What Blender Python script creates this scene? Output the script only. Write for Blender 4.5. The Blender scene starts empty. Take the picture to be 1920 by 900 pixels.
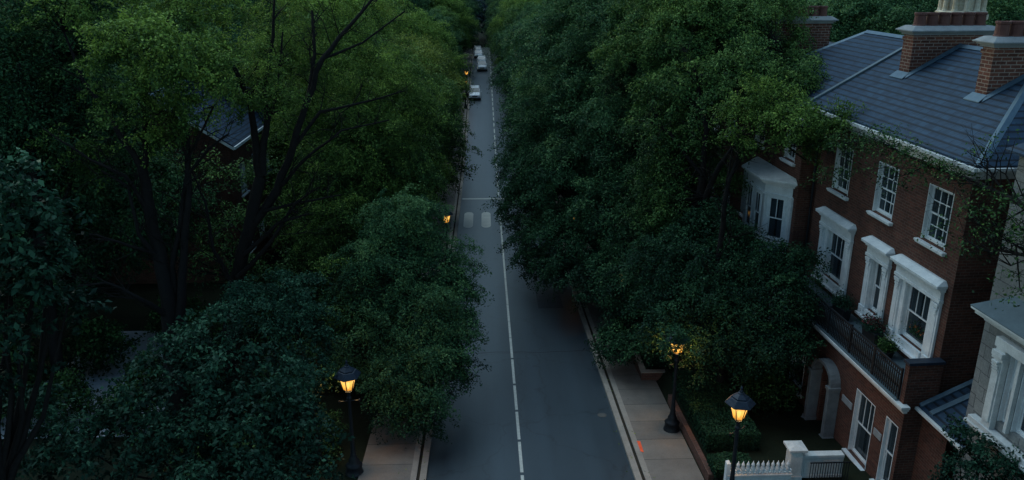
import bpy, math, random
import numpy as np
rng = np.random.default_rng(11)
random.seed(5)
SC = bpy.context.scene
COL = SC.collection
R = math.radians

# ------------------------------------------------------------------ helpers
class MB:
    """collects faces and links them as ONE mesh object, with a metric box UV map"""
    def __init__(s): s.v = []; s.f = []; s.m = []; s.mi = 0
    def add(s, vs, fs):
        b = len(s.v); s.v += [tuple(map(float, q)) for q in vs]
        for f in fs: s.f.append(tuple(b + i for i in f)); s.m.append(s.mi)
    def quad(s, a, b, c, d): s.add([a, b, c, d], [(0, 1, 2, 3)])
    def poly(s, pts): s.add(pts, [tuple(range(len(pts)))])
    def box(s, x0, x1, y0, y1, z0, z1):
        s.add([(x0,y0,z0),(x1,y0,z0),(x1,y1,z0),(x0,y1,z0),(x0,y0,z1),(x1,y0,z1),(x1,y1,z1),(x0,y1,z1)],
              [(0,3,2,1),(4,5,6,7),(0,1,5,4),(1,2,6,5),(2,3,7,6),(3,0,4,7)])
    def frustum(s, x0, x1, y0, y1, z0, X0, X1, Y0, Y1, z1):
        s.add([(x0,y0,z0),(x1,y0,z0),(x1,y1,z0),(x0,y1,z0),(X0,Y0,z1),(X1,Y0,z1),(X1,Y1,z1),(X0,Y1,z1)],
              [(0,3,2,1),(4,5,6,7),(0,1,5,4),(1,2,6,5),(2,3,7,6),(3,0,4,7)])
    def lathe(s, prof, n=12, c=(0, 0), a0=0.0):
        b = []
        for r, z in prof:
            for k in range(n):
                a = a0 + 2*math.pi*k/n
                b.append((c[0]+r*math.cos(a), c[1]+r*math.sin(a), z))
        fs = []
        for i in range(len(prof)-1):
            for k in range(n):
                k2 = (k+1) % n
                fs.append((i*n+k, i*n+k2, (i+1)*n+k2, (i+1)*n+k))
        fs.append(tuple(range(n))[::-1]); fs.append(tuple((len(prof)-1)*n+k for k in range(n)))
        s.add(b, fs)
    def prism(s, pts, z0, z1):
        n = len(pts)
        s.add([(x,y,z0) for x,y in pts]+[(x,y,z1) for x,y in pts],
              [tuple(range(n))[::-1], tuple(range(n, 2*n))]+[(i,(i+1)%n,n+(i+1)%n,n+i) for i in range(n)])
    def side(s, pts, y0, y1):
        """extrude an (x,z) outline between y0 and y1"""
        n = len(pts)
        s.add([(x,y0,z) for x,z in pts]+[(x,y1,z) for x,z in pts],
              [tuple(range(n)), tuple(range(n, 2*n))[::-1]]+[(i,n+i,n+(i+1)%n,(i+1)%n) for i in range(n)])
    def tube(s, pts, rads, k=6):
        pts = [np.array(p, float) for p in pts]; b = []
        for i, p in enumerate(pts):
            d = pts[min(i+1, len(pts)-1)] - pts[max(i-1, 0)]; d = d/(np.linalg.norm(d)+1e-9)
            u = np.cross(d, (0.3, 0.9, 0.31)); u /= np.linalg.norm(u)+1e-9; w = np.cross(d, u)
            for j in range(k):
                a = 2*math.pi*j/k; b.append(p + rads[i]*(math.cos(a)*u + math.sin(a)*w))
        fs = [(i*k+j, i*k+(j+1) % k, (i+1)*k+(j+1) % k, (i+1)*k+j) for i in range(len(pts)-1) for j in range(k)]
        s.add(b, fs)
    def build(s, name, mats, parent=None, smooth=False, bevel=0.0):
        if not isinstance(mats, (list, tuple)): mats = [mats]
        me = bpy.data.meshes.new(name); me.from_pydata(s.v, [], s.f)
        for m in mats: me.materials.append(m)
        me.polygons.foreach_set('material_index', s.m)
        if smooth: me.polygons.foreach_set('use_smooth', [True]*len(s.f))
        uv = me.uv_layers.new(name='UVMap')
        V = np.array(s.v); buf = np.zeros((len(me.loops), 2)); li = 0
        nrm = np.zeros(len(me.polygons)*3); me.polygons.foreach_get('normal', nrm); nrm = nrm.reshape(-1, 3)
        for fi, f in enumerate(s.f):
            n = nrm[fi]
            if abs(n[2]) > .97: t, b = (1, 0, 0), (0, 1, 0)
            else:
                t = np.array((-n[1], n[0], 0)); t = t/np.linalg.norm(t); b = np.cross(n, t)
            P = V[list(f)]; k = len(f)
            buf[li:li+k, 0] = P @ np.array(t); buf[li:li+k, 1] = P @ np.array(b); li += k
        uv.data.foreach_set('uv', buf.ravel())
        me.validate(); me.update()
        o = bpy.data.objects.new(name, me); COL.objects.link(o)
        if parent: o.parent = parent
        if bevel:
            md = o.modifiers.new('bevel', 'BEVEL'); md.width = bevel; md.segments = 2; md.limit_method = 'ANGLE'
        return o

def tag(o, label=None, cat=None, group=None, kind=None):
    for k, v in (('label', label), ('category', cat), ('group', group), ('kind', kind)):
        if v: o[k] = v
    return o
def thing(name, label, cat, loc=(0, 0, 0), rz=0.0, group=None):
    o = bpy.data.objects.new(name, None); COL.objects.link(o)
    o.location = loc; o.rotation_euler = (0, 0, rz); o.empty_display_size = .3
    return tag(o, label, cat, group)
def copy_tree(o, parent=None):
    c = o.copy(); COL.objects.link(c); c.parent = parent
    for ch in o.children: copy_tree(ch, c)
    return c

# ------------------------------------------------------------------ materials
MATS = {}
class NT:
    def __init__(s, name):
        s.m = bpy.data.materials.new(name); s.m.use_nodes = True
        s.t = s.m.node_tree; s.b = s.t.nodes['Principled BSDF']; s.out = s.t.nodes['Material Output']
        MATS[name] = s.m
    def n(s, typ, **kw):
        nd = s.t.nodes.new(typ)
        for k, v in kw.items():
            if k in nd.inputs: nd.inputs[k].default_value = v
            else: setattr(nd, k, v)
        return nd
    def l(s, a, b): s.t.links.new(a, b)
    def coord(s, kind='Object', scale=(1, 1, 1)):
        tc = s.n('ShaderNodeTexCoord'); mp = s.n('ShaderNodeMapping'); mp.inputs['Scale'].default_value = scale
        s.l(tc.outputs[kind], mp.inputs['Vector']); return mp.outputs['Vector']
    def noise(s, vec, scale, detail=4, rough=.6):
        nd = s.n('ShaderNodeTexNoise', Scale=scale, Detail=detail, Roughness=rough); s.l(vec, nd.inputs['Vector']); return nd.outputs['Fac']
    def ramp(s, fac, stops):
        r = s.n('ShaderNodeValToRGB'); e = r.color_ramp.elements
        while len(e) < len(stops): e.new(.5)
        for i, (p, c) in enumerate(stops): e[i].position = p; e[i].color = (*c, 1)
        s.l(fac, r.inputs['Fac']); return r.outputs['Color']
    def mix(s, fac, a, b, mode='MIX'):
        m = s.n('ShaderNodeMix', data_type='RGBA', blend_type=mode)
        for sock, v in ((0, fac), (6, a), (7, b)):
            if isinstance(v, (float, int)): m.inputs[sock].default_value = v
            elif isinstance(v, tuple): m.inputs[sock].default_value = (*v, 1)
            else: s.l(v, m.inputs[sock])
        return m.outputs[2]
    def bump(s, h, strength=.3, dist=.02):
        b = s.n('ShaderNodeBump', Strength=strength, Distance=dist); s.l(h, b.inputs['Height']); s.l(b.outputs['Normal'], s.b.inputs['Normal'])
    def col(s, c): s.l(c, s.b.inputs['Base Color'])
    def rough(s, v, spec=.3): s.b.inputs['Roughness'].default_value = v; s.b.inputs['Specular IOR Level'].default_value = spec

def mottled(name, c0, c1, scale=3.0, rough=.75, spec=.3, coord='Object', bump=.15, metallic=0.0, fine=30):
    t = NT(name); v = t.coord(coord)
    a = t.noise(v, scale, 6, .65); b = t.noise(v, fine, 3)
    f = t.mix(.35, a, b)
    t.col(t.ramp(f, [(.3, c0), (.7, c1)])); t.rough(rough, spec); t.b.inputs['Metallic'].default_value = metallic
    if bump: t.bump(b, bump, .01)
    return t.m

def brick(name, c0, c1, mortar, bw=.30, rh=.10, ms=.012, offset=.5, bump=.4, rough=.85, dirt=.5):
    t = NT(name); uv = t.coord('UV')
    b = t.n('ShaderNodeTexBrick', Scale=1.0); b.offset = offset
    b.inputs['Color1'].default_value = (*c0, 1); b.inputs['Color2'].default_value = (*c1, 1); b.inputs['Mortar'].default_value = (*mortar, 1)
    b.inputs['Mortar Size'].default_value = ms; b.inputs['Brick Width'].default_value = bw; b.inputs['Row Height'].default_value = rh
    b.inputs['Mortar Smooth'].default_value = .3; b.inputs['Bias'].default_value = -.1
    t.l(uv, b.inputs['Vector'])
    w = t.noise(t.coord('Object'), .55, 5, .7)
    g = t.ramp(w, [(.3, (1-dirt, 1-dirt, 1-dirt)), (.62, (1, 1, 1))])
    fn = t.ramp(t.noise(t.coord('Object'), 14, 2), [(.3, (.75, .75, .75)), (.7, (1.1, 1.1, 1.1))])
    t.col(t.mix(1.0, t.mix(1.0, b.outputs['Color'], g, 'MULTIPLY'), fn, 'MULTIPLY'))
    inv = t.n('ShaderNodeMath', operation='SUBTRACT'); inv.inputs[0].default_value = 1; t.l(b.outputs['Fac'], inv.inputs[1])
    t.bump(inv.outputs[0], bump, .012); t.rough(rough, .25)
    return t.m

def leafmat(name, stops, trans=.12, rough=.55):
    """leaf colour from the per-leaf 'tint' attribute"""
    t = NT(name); a = t.n('ShaderNodeAttribute', attribute_name='tint')
    c = t.ramp(a.outputs['Fac'], stops); t.col(c); t.rough(rough, .08)
    tr = t.n('ShaderNodeBsdfTranslucent'); t.l(c, tr.inputs['Color'])
    mx = t.n('ShaderNodeMixShader', Fac=trans)
    t.l(t.b.outputs[0], mx.inputs[1]); t.l(tr.outputs[0], mx.inputs[2]); t.l(mx.outputs[0], t.out.inputs['Surface'])
    return t.m

M = {}
M['brick'] = brick('brick_red', (.130, .046, .032), (.070, .027, .021), (.125, .088, .07))
M['brick_ch'] = brick('brick_chimney', (.165, .056, .036), (.085, .032, .024), (.27, .20, .165), bw=.36, rh=.125, ms=.018)
M['brick_low'] = brick('brick_garden', (.15, .06, .042), (.09, .038, .03), (.16, .12, .1), bw=.24, rh=.085, ms=.01)
M['stone'] = brick('stone_blocks', (.22, .225, .22), (.175, .18, .18), (.07, .07, .075), bw=1.1, rh=.42, ms=.012, rough=.9, dirt=.35)
M['slate'] = None
def slate():
    t = NT('slate_roof'); uv = t.coord('UV')
    b = t.n('ShaderNodeTexBrick', Scale=1.0); b.offset = .5
    b.inputs['Color1'].default_value = (.020, .049, .086, 1); b.inputs['Color2'].default_value = (.014, .034, .064, 1); b.inputs['Mortar'].default_value = (.01, .013, .02, 1)
    b.inputs['Mortar Size'].default_value = .008; b.inputs['Brick Width'].default_value = .42; b.inputs['Row Height'].default_value = .30; b.inputs['Bias'].default_value = -.2
    t.l(uv, b.inputs['Vector'])
    sx = t.n('ShaderNodeSeparateXYZ'); t.l(uv, sx.inputs[0])
    dv = t.n('ShaderNodeMath', operation='DIVIDE'); t.l(sx.outputs['Y'], dv.inputs[0]); dv.inputs[1].default_value = .30
    fr = t.n('ShaderNodeMath', operation='FRACT'); t.l(dv.outputs[0], fr.inputs[0])
    edge = t.ramp(fr.outputs[0], [(.0, (.16, .16, .18)), (.17, (.28, .28, .3)), (.34, (1, 1, 1)), (1, (.86, .86, .86))])
    w = t.ramp(t.noise(t.coord('Object'), .5, 6, .7), [(.3, (.72, .74, .8)), (.7, (1.15, 1.12, 1.1))])
    f2 = t.ramp(t.noise(t.coord('UV', (2.4, 3.7, 1)), 1.0, 1), [(.3, (.75, .75, .75)), (.7, (1.2, 1.2, 1.2))])
    t.col(t.mix(1.0, t.mix(1.0, t.mix(1.0, b.outputs['Color'], edge, 'MULTIPLY'), w, 'MULTIPLY'), f2, 'MULTIPLY'))
    sub = t.n('ShaderNodeMath', operation='SUBTRACT'); sub.inputs[0].default_value = 1; t.l(fr.outputs[0], sub.inputs[1])
    t.bump(sub.outputs[0], .6, .03); t.rough(.68, .25)
    return t.m
M['slate'] = slate()
M['white'] = mottled('white_paint', (.46, .49, .51), (.74, .76, .77), 2.4, .5, .4, bump=.1, fine=14)
M['white_old'] = mottled('weathered_white', (.34, .35, .35), (.62, .63, .62), 2.2, .7, .3, fine=22)
M['porch'] = mottled('porch_stone_shaded', (.09, .10, .105), (.19, .20, .21), 2.5, .85)  # darker trim stone, the tree shade over the doorway put into its colour
M['stone_trim'] = mottled('stone_trim', (.15, .16, .17), (.27, .285, .295), 2.5, .85)
M['lead'] = mottled('lead_flashing', (.045, .085, .12), (.10, .155, .20), 3, .5, .5, metallic=.3)
M['lead_dark'] = mottled('lead_dark', (.05, .075, .09), (.10, .14, .16), 2, .5, .4)
M['iron'] = mottled('black_iron', (.004, .006, .009), (.010, .012, .016), 6, .55, .3)
M['iron_blue'] = mottled('lamp_roof_metal', (.006, .012, .022), (.014, .024, .042), 5, .5, .3)
M['clay'] = mottled('chimney_clay', (.075, .03, .026), (.13, .056, .046), 4, .8)
M['dark'] = mottled('dark_interior', (.006, .007, .009), (.012, .013, .016), 1, .9, .1, bump=0)
M['curtain'] = mottled('net_curtain', (.16, .19, .21), (.30, .33, .35), 4, .9, .1, bump=0)
M['darkdoor'] = mottled('dark_door_paint', (.012, .016, .02), (.02, .026, .03), 3, .4, .5, bump=0)
M['bark'] = mottled('bark', (.006, .006, .006), (.016, .014, .013), 5, .95, .1, bump=.5, fine=24)
M['soil'] = mottled('soil', (.02, .017, .013), (.045, .038, .028), 1.5, .95, .1, bump=.4)
M['stained'] = mottled('stained_pale_stone', (.30, .22, .13), (.62, .56, .46), 1.3, .85, .2, fine=6)
M['orange'] = mottled('orange_marking', (.75, .07, .02), (.95, .14, .05), 8, .7, bump=0)
M['flower_red'] = leafmat('flower_red', [(0, (.03, .012, .014)), (.5, (.10, .02, .03)), (1, (.22, .05, .06))])
M['flower_orange'] = leafmat('flower_orange', [(0, (.03, .02, .01)), (.5, (.16, .05, .02)), (1, (.4, .14, .04))])
def glass():
    t = NT('window_glass'); t.b.inputs['Base Color'].default_value = (.02, .032, .042, 1); t.rough(.07, .9)
    w = t.noise(t.coord('Object'), 2.3, 1); t.bump(w, .06, .02)
    tr = t.n('ShaderNodeBsdfTransparent', Color=(.75, .8, .82, 1)); mx = t.n('ShaderNodeMixShader', Fac=.38)
    t.l(t.b.outputs[0], mx.inputs[1]); t.l(tr.outputs[0], mx.inputs[2]); t.l(mx.outputs[0], t.out.inputs['Surface'])
    return t.m
M['glass'] = glass()
def asphalt():
    t = NT('asphalt'); v = t.coord('Object')
    big = t.noise(t.coord('Object', (.6, .05, 1)), 1.0, 5, .6); mid = t.noise(v, .35, 5); fine = t.noise(v, 60, 2)
    f = t.mix(.5, t.mix(.45, big, mid), fine)
    t.col(t.ramp(f, [(.3, (.016, .027, .037)), (.72, (.033, .050, .065))])); t.rough(.42, .6); t.bump(fine, .18, .01)
    # wheel tracks polished a little smoother, oil drips between them, fine crazing
    sx = t.n('ShaderNodeSeparateXYZ'); t.l(v, sx.inputs[0])
    wv = t.n('ShaderNodeMath', operation='MULTIPLY'); t.l(sx.outputs['X'], wv.inputs[0]); wv.inputs[1].default_value = 3.55
    sn = t.n('ShaderNodeMath', operation='SINE'); t.l(wv.outputs[0], sn.inputs[0])
    tr = t.ramp(sn.outputs[0], [(0, (.93, .93, .93)), (.6, (1.0, 1.0, 1.0)), (1, (1.06, 1.06, 1.06))])
    oil = t.ramp(t.noise(t.coord('Object', (1.2, .12, 1)), 1.4, 5, .7), [(.25, (.70, .70, .72)), (.5, (1, 1, 1))])
    vo = t.n('ShaderNodeTexVoronoi', feature='DISTANCE_TO_EDGE', Scale=.22); 
    nz = t.n('ShaderNodeTexNoise', Scale=1.1, Detail=4.0); t.l(v, nz.inputs['Vector'])
    va = t.n('ShaderNodeVectorMath', operation='MULTIPLY_ADD'); t.l(nz.outputs['Color'], va.inputs[0]); va.inputs[1].default_value = (1.6, 1.6, 0); t.l(v, va.inputs[2]); t.l(va.outputs[0], vo.inputs['Vector'])
    cr = t.ramp(vo.outputs['Distance'], [(0, (.55, .55, .56)), (.006, (.75, .75, .75)), (.012, (1, 1, 1))])
    base = t.b.inputs['Base Color'].links[0].from_socket
    for layer in (tr, oil, cr): base = t.mix(1.0, base, layer, 'MULTIPLY')
    t.col(base)
    return t.m
M['asphalt'] = asphalt()
M['line'] = mottled('worn_line_paint', (.30, .30, .275), (.62, .61, .55), 5, .7, fine=40, bump=0)
M['line_pale'] = mottled('faded_paint', (.40, .40, .37), (.58, .57, .52), 1.2, .8, fine=30, bump=0)
M['tar'] = mottled('tar', (.008, .01, .012), (.016, .018, .02), 4, .5, bump=0)
M['kerb'] = mottled('kerb_stone', (.19, .16, .135), (.35, .30, .255), 1.4, .85, fine=25)
def paving():
    t = NT('paving'); v = t.coord('Object')
    sx = t.n('ShaderNodeSeparateXYZ'); t.l(v, sx.inputs[0])
    dv = t.n('ShaderNodeMath', operation='DIVIDE'); t.l(sx.outputs['Y'], dv.inputs[0]); dv.inputs[1].default_value = 1.55
    fr = t.n('ShaderNodeMath', operation='FRACT'); t.l(dv.outputs[0], fr.inputs[0])
    joint = t.ramp(fr.outputs[0], [(0, (.45, .45, .45)), (.018, (.5, .5, .5)), (.03, (1, 1, 1)), (1, (1, 1, 1))])
    fl = t.n('ShaderNodeMath', operation='FLOOR'); t.l(dv.outputs[0], fl.inputs[0])
    wn = t.n('ShaderNodeTexWhiteNoise', noise_dimensions='1D'); t.l(fl.outputs[0], wn.inputs['W'])
    sl = t.ramp(wn.outputs['Value'], [(0, (.85, .85, .86)), (1, (1.08, 1.06, 1.04))])
    a = t.ramp(t.mix(.4, t.noise(v, .8, 6, .7), t.noise(v, 30, 2)), [(.3, (.125, .105, .09)), (.72, (.235, .205, .178))])
    t.col(t.mix(1.0, t.mix(1.0, a, joint, 'MULTIPLY'), sl, 'MULTIPLY')); t.rough(.85, .25)
    return t.m
M['paving'] = paving()
M['ground'] = mottled('leafy_ground', (.006, .009, .005), (.018, .022, .012), .7, .95, .1, bump=.5, fine=9)
M['drive'] = mottled('pale_driveway', (.22, .23, .25), (.38, .40, .42), .8, .9)
# foliage kinds
M['leaf_dark'] = leafmat('leaf_dark_green', [(0, (.007, .024, .015)), (.5, (.036, .098, .042)), (1, (.125, .225, .080))])
M['leaf_blue'] = leafmat('leaf_blue_green', [(0, (.004, .017, .012)), (.5, (.019, .058, .034)), (1, (.062, .15, .080))])
M['leaf_mid'] = leafmat('leaf_mid_green', [(0, (.010, .028, .012)), (.5, (.056, .122, .036)), (1, (.19, .29, .070))])
M['leaf_light'] = leafmat('leaf_light_green', [(0, (.014, .036, .010)), (.5, (.088, .160, .034)), (1, (.29, .41, .078))], .2)
M['leaf_olive'] = leafmat('leaf_olive', [(0, (.014, .030, .010)), (.5, (.100, .152, .034)), (1, (.32, .36, .068))], .2)
M['leaf_wood'] = leafmat('leaf_wood_hazed', [(0, (.006, .020, .026)), (.5, (.012, .034, .042)), (1, (.026, .058, .066))])  # distance haze put into the leaf colour as a blue cast

# ------------------------------------------------------------------ terrain
YE = 190.0
def zr(Y):
    Y = np.asarray(Y, float)
    a = 1.67 - .07*Y
    k = 78.0; w = 9.0
    # smooth change of gradient at k from -7% to +3.5%, then steeper past the road's end
    sp = w*np.log1p(np.exp(np.clip((Y-k)/w, -40, 40)))
    sp2 = 12*np.log1p(np.exp(np.clip((Y-215)/12, -40, 40)))
    sp3 = 40*np.log1p(np.exp(np.clip((Y-520)/40, -20, 20)))
    return a + .105*sp + .055*sp2 - .09*sp3
def ss(a, b, x): t = np.clip((x-a)/(b-a), 0, 1); return t*t*(3-2*t)
def gz(X, Y):
    X = np.asarray(X, float); b = zr(Y)
    side = np.where((X > -3.3) & (X < 6.4), -.06, .07)
    yard = .62*ss(8.0, 8.5, X)*(1-ss(60, 80, np.asarray(Y, float)))
    left = .25*ss(-5.2, -7, X)*0
    hill = .0006*np.clip(np.abs(X)-60, 0, 400)**1.3
    return b + side + yard + left + hill
def gzf(x, y): return float(gz(x, y))

def build_ground():
    xs = np.r_[np.linspace(-600, -60, 19), np.linspace(-55, -8, 20), [-6.5, -5.2, -4.6, -3.35, -3.25, 0, 3, 6.35, 6.45, 7.6, 8.0, 8.15, 8.3, 8.5], np.linspace(10, 60, 26), np.linspace(70, 600, 18)]
    ys = np.r_[np.linspace(-120, 0, 9), np.linspace(4, 260, 129), np.linspace(275, 900, 26)]
    X, Y = np.meshgrid(xs, ys); Z = gz(X, Y)
    b = MB(); nx = len(xs)
    b.v = [tuple(p) for p in np.stack([X.ravel(), Y.ravel(), Z.ravel()], 1).tolist()]
    for j in range(len(ys)-1):
        for i in range(nx-1):
            a = j*nx+i; b.f.append((a, a+1, a+nx+1, a+nx)); b.m.append(0)
    tag(b.build('ground', M['ground'], smooth=False), kind='structure')
build_ground()

def strip(name, x0, x1, dz, y0, y1, mat, step=2.0, thick=.0, parent=None):
    ys = np.linspace(y0, y1, max(2, int((y1-y0)/step)+1)); zs = zr(ys)+dz; b = MB()
    for i in range(len(ys)-1):
        a, c, za, zc = ys[i], ys[i+1], zs[i], zs[i+1]
        b.quad((x0, a, za), (x1, a, za), (x1, c, zc), (x0, c, zc))
        if thick:
            b.quad((x0, a, za-thick), (x0, a, za), (x0, c, zc), (x0, c, zc-thick))
            b.quad((x1, a, za), (x1, a, za-thick), (x1, c, zc-thick), (x1, c, zc))
    if thick:
        b.quad((x0, y0, zs[0]-thick), (x1, y0, zs[0]-thick), (x1, y0, zs[0]), (x0, y0, zs[0]))
        b.quad((x0, y1, zs[-1]), (x1, y1, zs[-1]), (x1, y1, zs[-1]-thick), (x0, y1, zs[-1]-thick))
    return b.build(name, mat, parent)

RX0, RX1, CX = -2.33, 5.44, 1.26
road = tag(strip('road', RX0, RX1, 0, -60, 191, M['asphalt']), kind='structure')
def on_road(b, pts, dz=.006):
    b.poly([(x, y, float(zr(y))+dz) for x, y in pts])
# broken centre line
b = MB(); y = -20.0
while y < 66.5:
    L = 2.6+random.uniform(-.3, .3)
    for k in range(3): on_road(b, [(CX-.06, y+L*k/3), (CX+.06, y+L*k/3), (CX+.06, y+L*(k+1)/3), (CX-.06, y+L*(k+1)/3)])
    y += L + (.05 if 36 < y < 62 else .20)
y = 75.2
while y < 186:
    on_road(b, [(CX-.07, y), (CX+.07, y), (CX+.07, y+2.4), (CX-.07, y+2.4)]); y += 3.7
b.build('centre_line', M['line'], road)
b = MB(); on_road(b, [(RX0+.1, 73.7), (CX+.9, 73.7), (CX+.9, 74.15), (RX0+.1, 74.15)]); b.build('stop_line', M['line'], road)
for cx in (-1.5, .02):
    b = MB(); pts = []
    w, y0, y1, r = .4, 63.6, 68.9, .36
    for (px, py, a0) in ((cx+w-r, y1-2*r, 0), (cx-w+r, y1-2*r, 90), (cx-w+r, y0+2*r, 180), (cx+w-r, y0+2*r, 270)):
        for a in range(0, 91, 18): pts.append((px+r*math.cos(R(a0+a)), py+2*r*math.sin(R(a0+a))))
    on_road(b, pts); b.build('crossing_block', M['line_pale'], road)
# tar seam across the road, small repairs
b = MB(); xs = np.linspace(RX0+.02, RX1-.02, 24); ph = 37.4
yy = ph+.06*np.sin(xs*1.7)+.03*np.sin(xs*4.1)
for i in range(23): on_road(b, [(xs[i], yy[i]-.025), (xs[i+1], yy[i+1]-.025), (xs[i+1], yy[i+1]+.025), (xs[i], yy[i]+.025)], .004)
b.build('tar_seam', M['tar'], road)
b = MB(); M['cover'] = mottled('cast_cover', (.055, .052, .048), (.10, .095, .088), 12, .7, bump=.3)
on_road(b, [(4.95+.2*math.cos(a), 30.3+.2*math.sin(a)) for a in np.linspace(0, 2*math.pi, 17)[:-1]], .008); b.build('access_cover', M['cover'], road)
# faint longitudinal joint and patches
b = MB(); on_road(b, [(3.1, 44), (4.6, 44), (4.6, 47.5), (3.1, 47.5)], .003); 
M['patch'] = mottled('asphalt_patch', (.032, .037, .046), (.058, .065, .078), 2, .65, bump=.2, fine=50)
b.build('repair_patch', M['patch'], road)

for sgn, xe in ((1, RX1), (-1, RX0)):
    a = lambda u, v: (xe+u, xe+v) if sgn > 0 else (xe-v, xe-u)
    tag(strip('kerb', *a(0, .24), .12, -60, 191, M['kerb'], thick=.2), kind='structure')
    tag(strip('gutter_seam', *a(.24, .36), .075, -60, 191, M['soil']), kind='structure')
    pav = tag(strip('pavement', *a(.36, 2.52), .13, -60, 191, M['paving'], thick=.15), kind='structure')
    e = MB(); x0, x1 = a(.36, .58)
    strip('edging', x0, x1, .136, -60, 191, M['kerb'], parent=pav)
    if sgn > 0:
        b = MB(); b.poly([(x, y, float(zr(y))+.142) for x, y in ((5.99, 26.95), (6.11, 26.9), (6.13, 27.75), (6.0, 27.8))]); b.build('spray_mark', M['orange'], pav)
def ground_patch(name, x0, x1, y0, y1, mat, dz=.03):
    b = MB(); xs = np.linspace(x0, x1, 6); ys = np.linspace(y0, y1, 12)
    for i in range(5):
        for j in range(11):
            b.quad(*[(x, y, gzf(x, y)+dz) for x, y in ((xs[i], ys[j]), (xs[i+1], ys[j]), (xs[i+1], ys[j+1]), (xs[i], ys[j+1]))])
    return tag(b.build(name, mat), kind='structure')
ground_patch('driveway', -21, -14.2, 29, 41, M['drive'])

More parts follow.
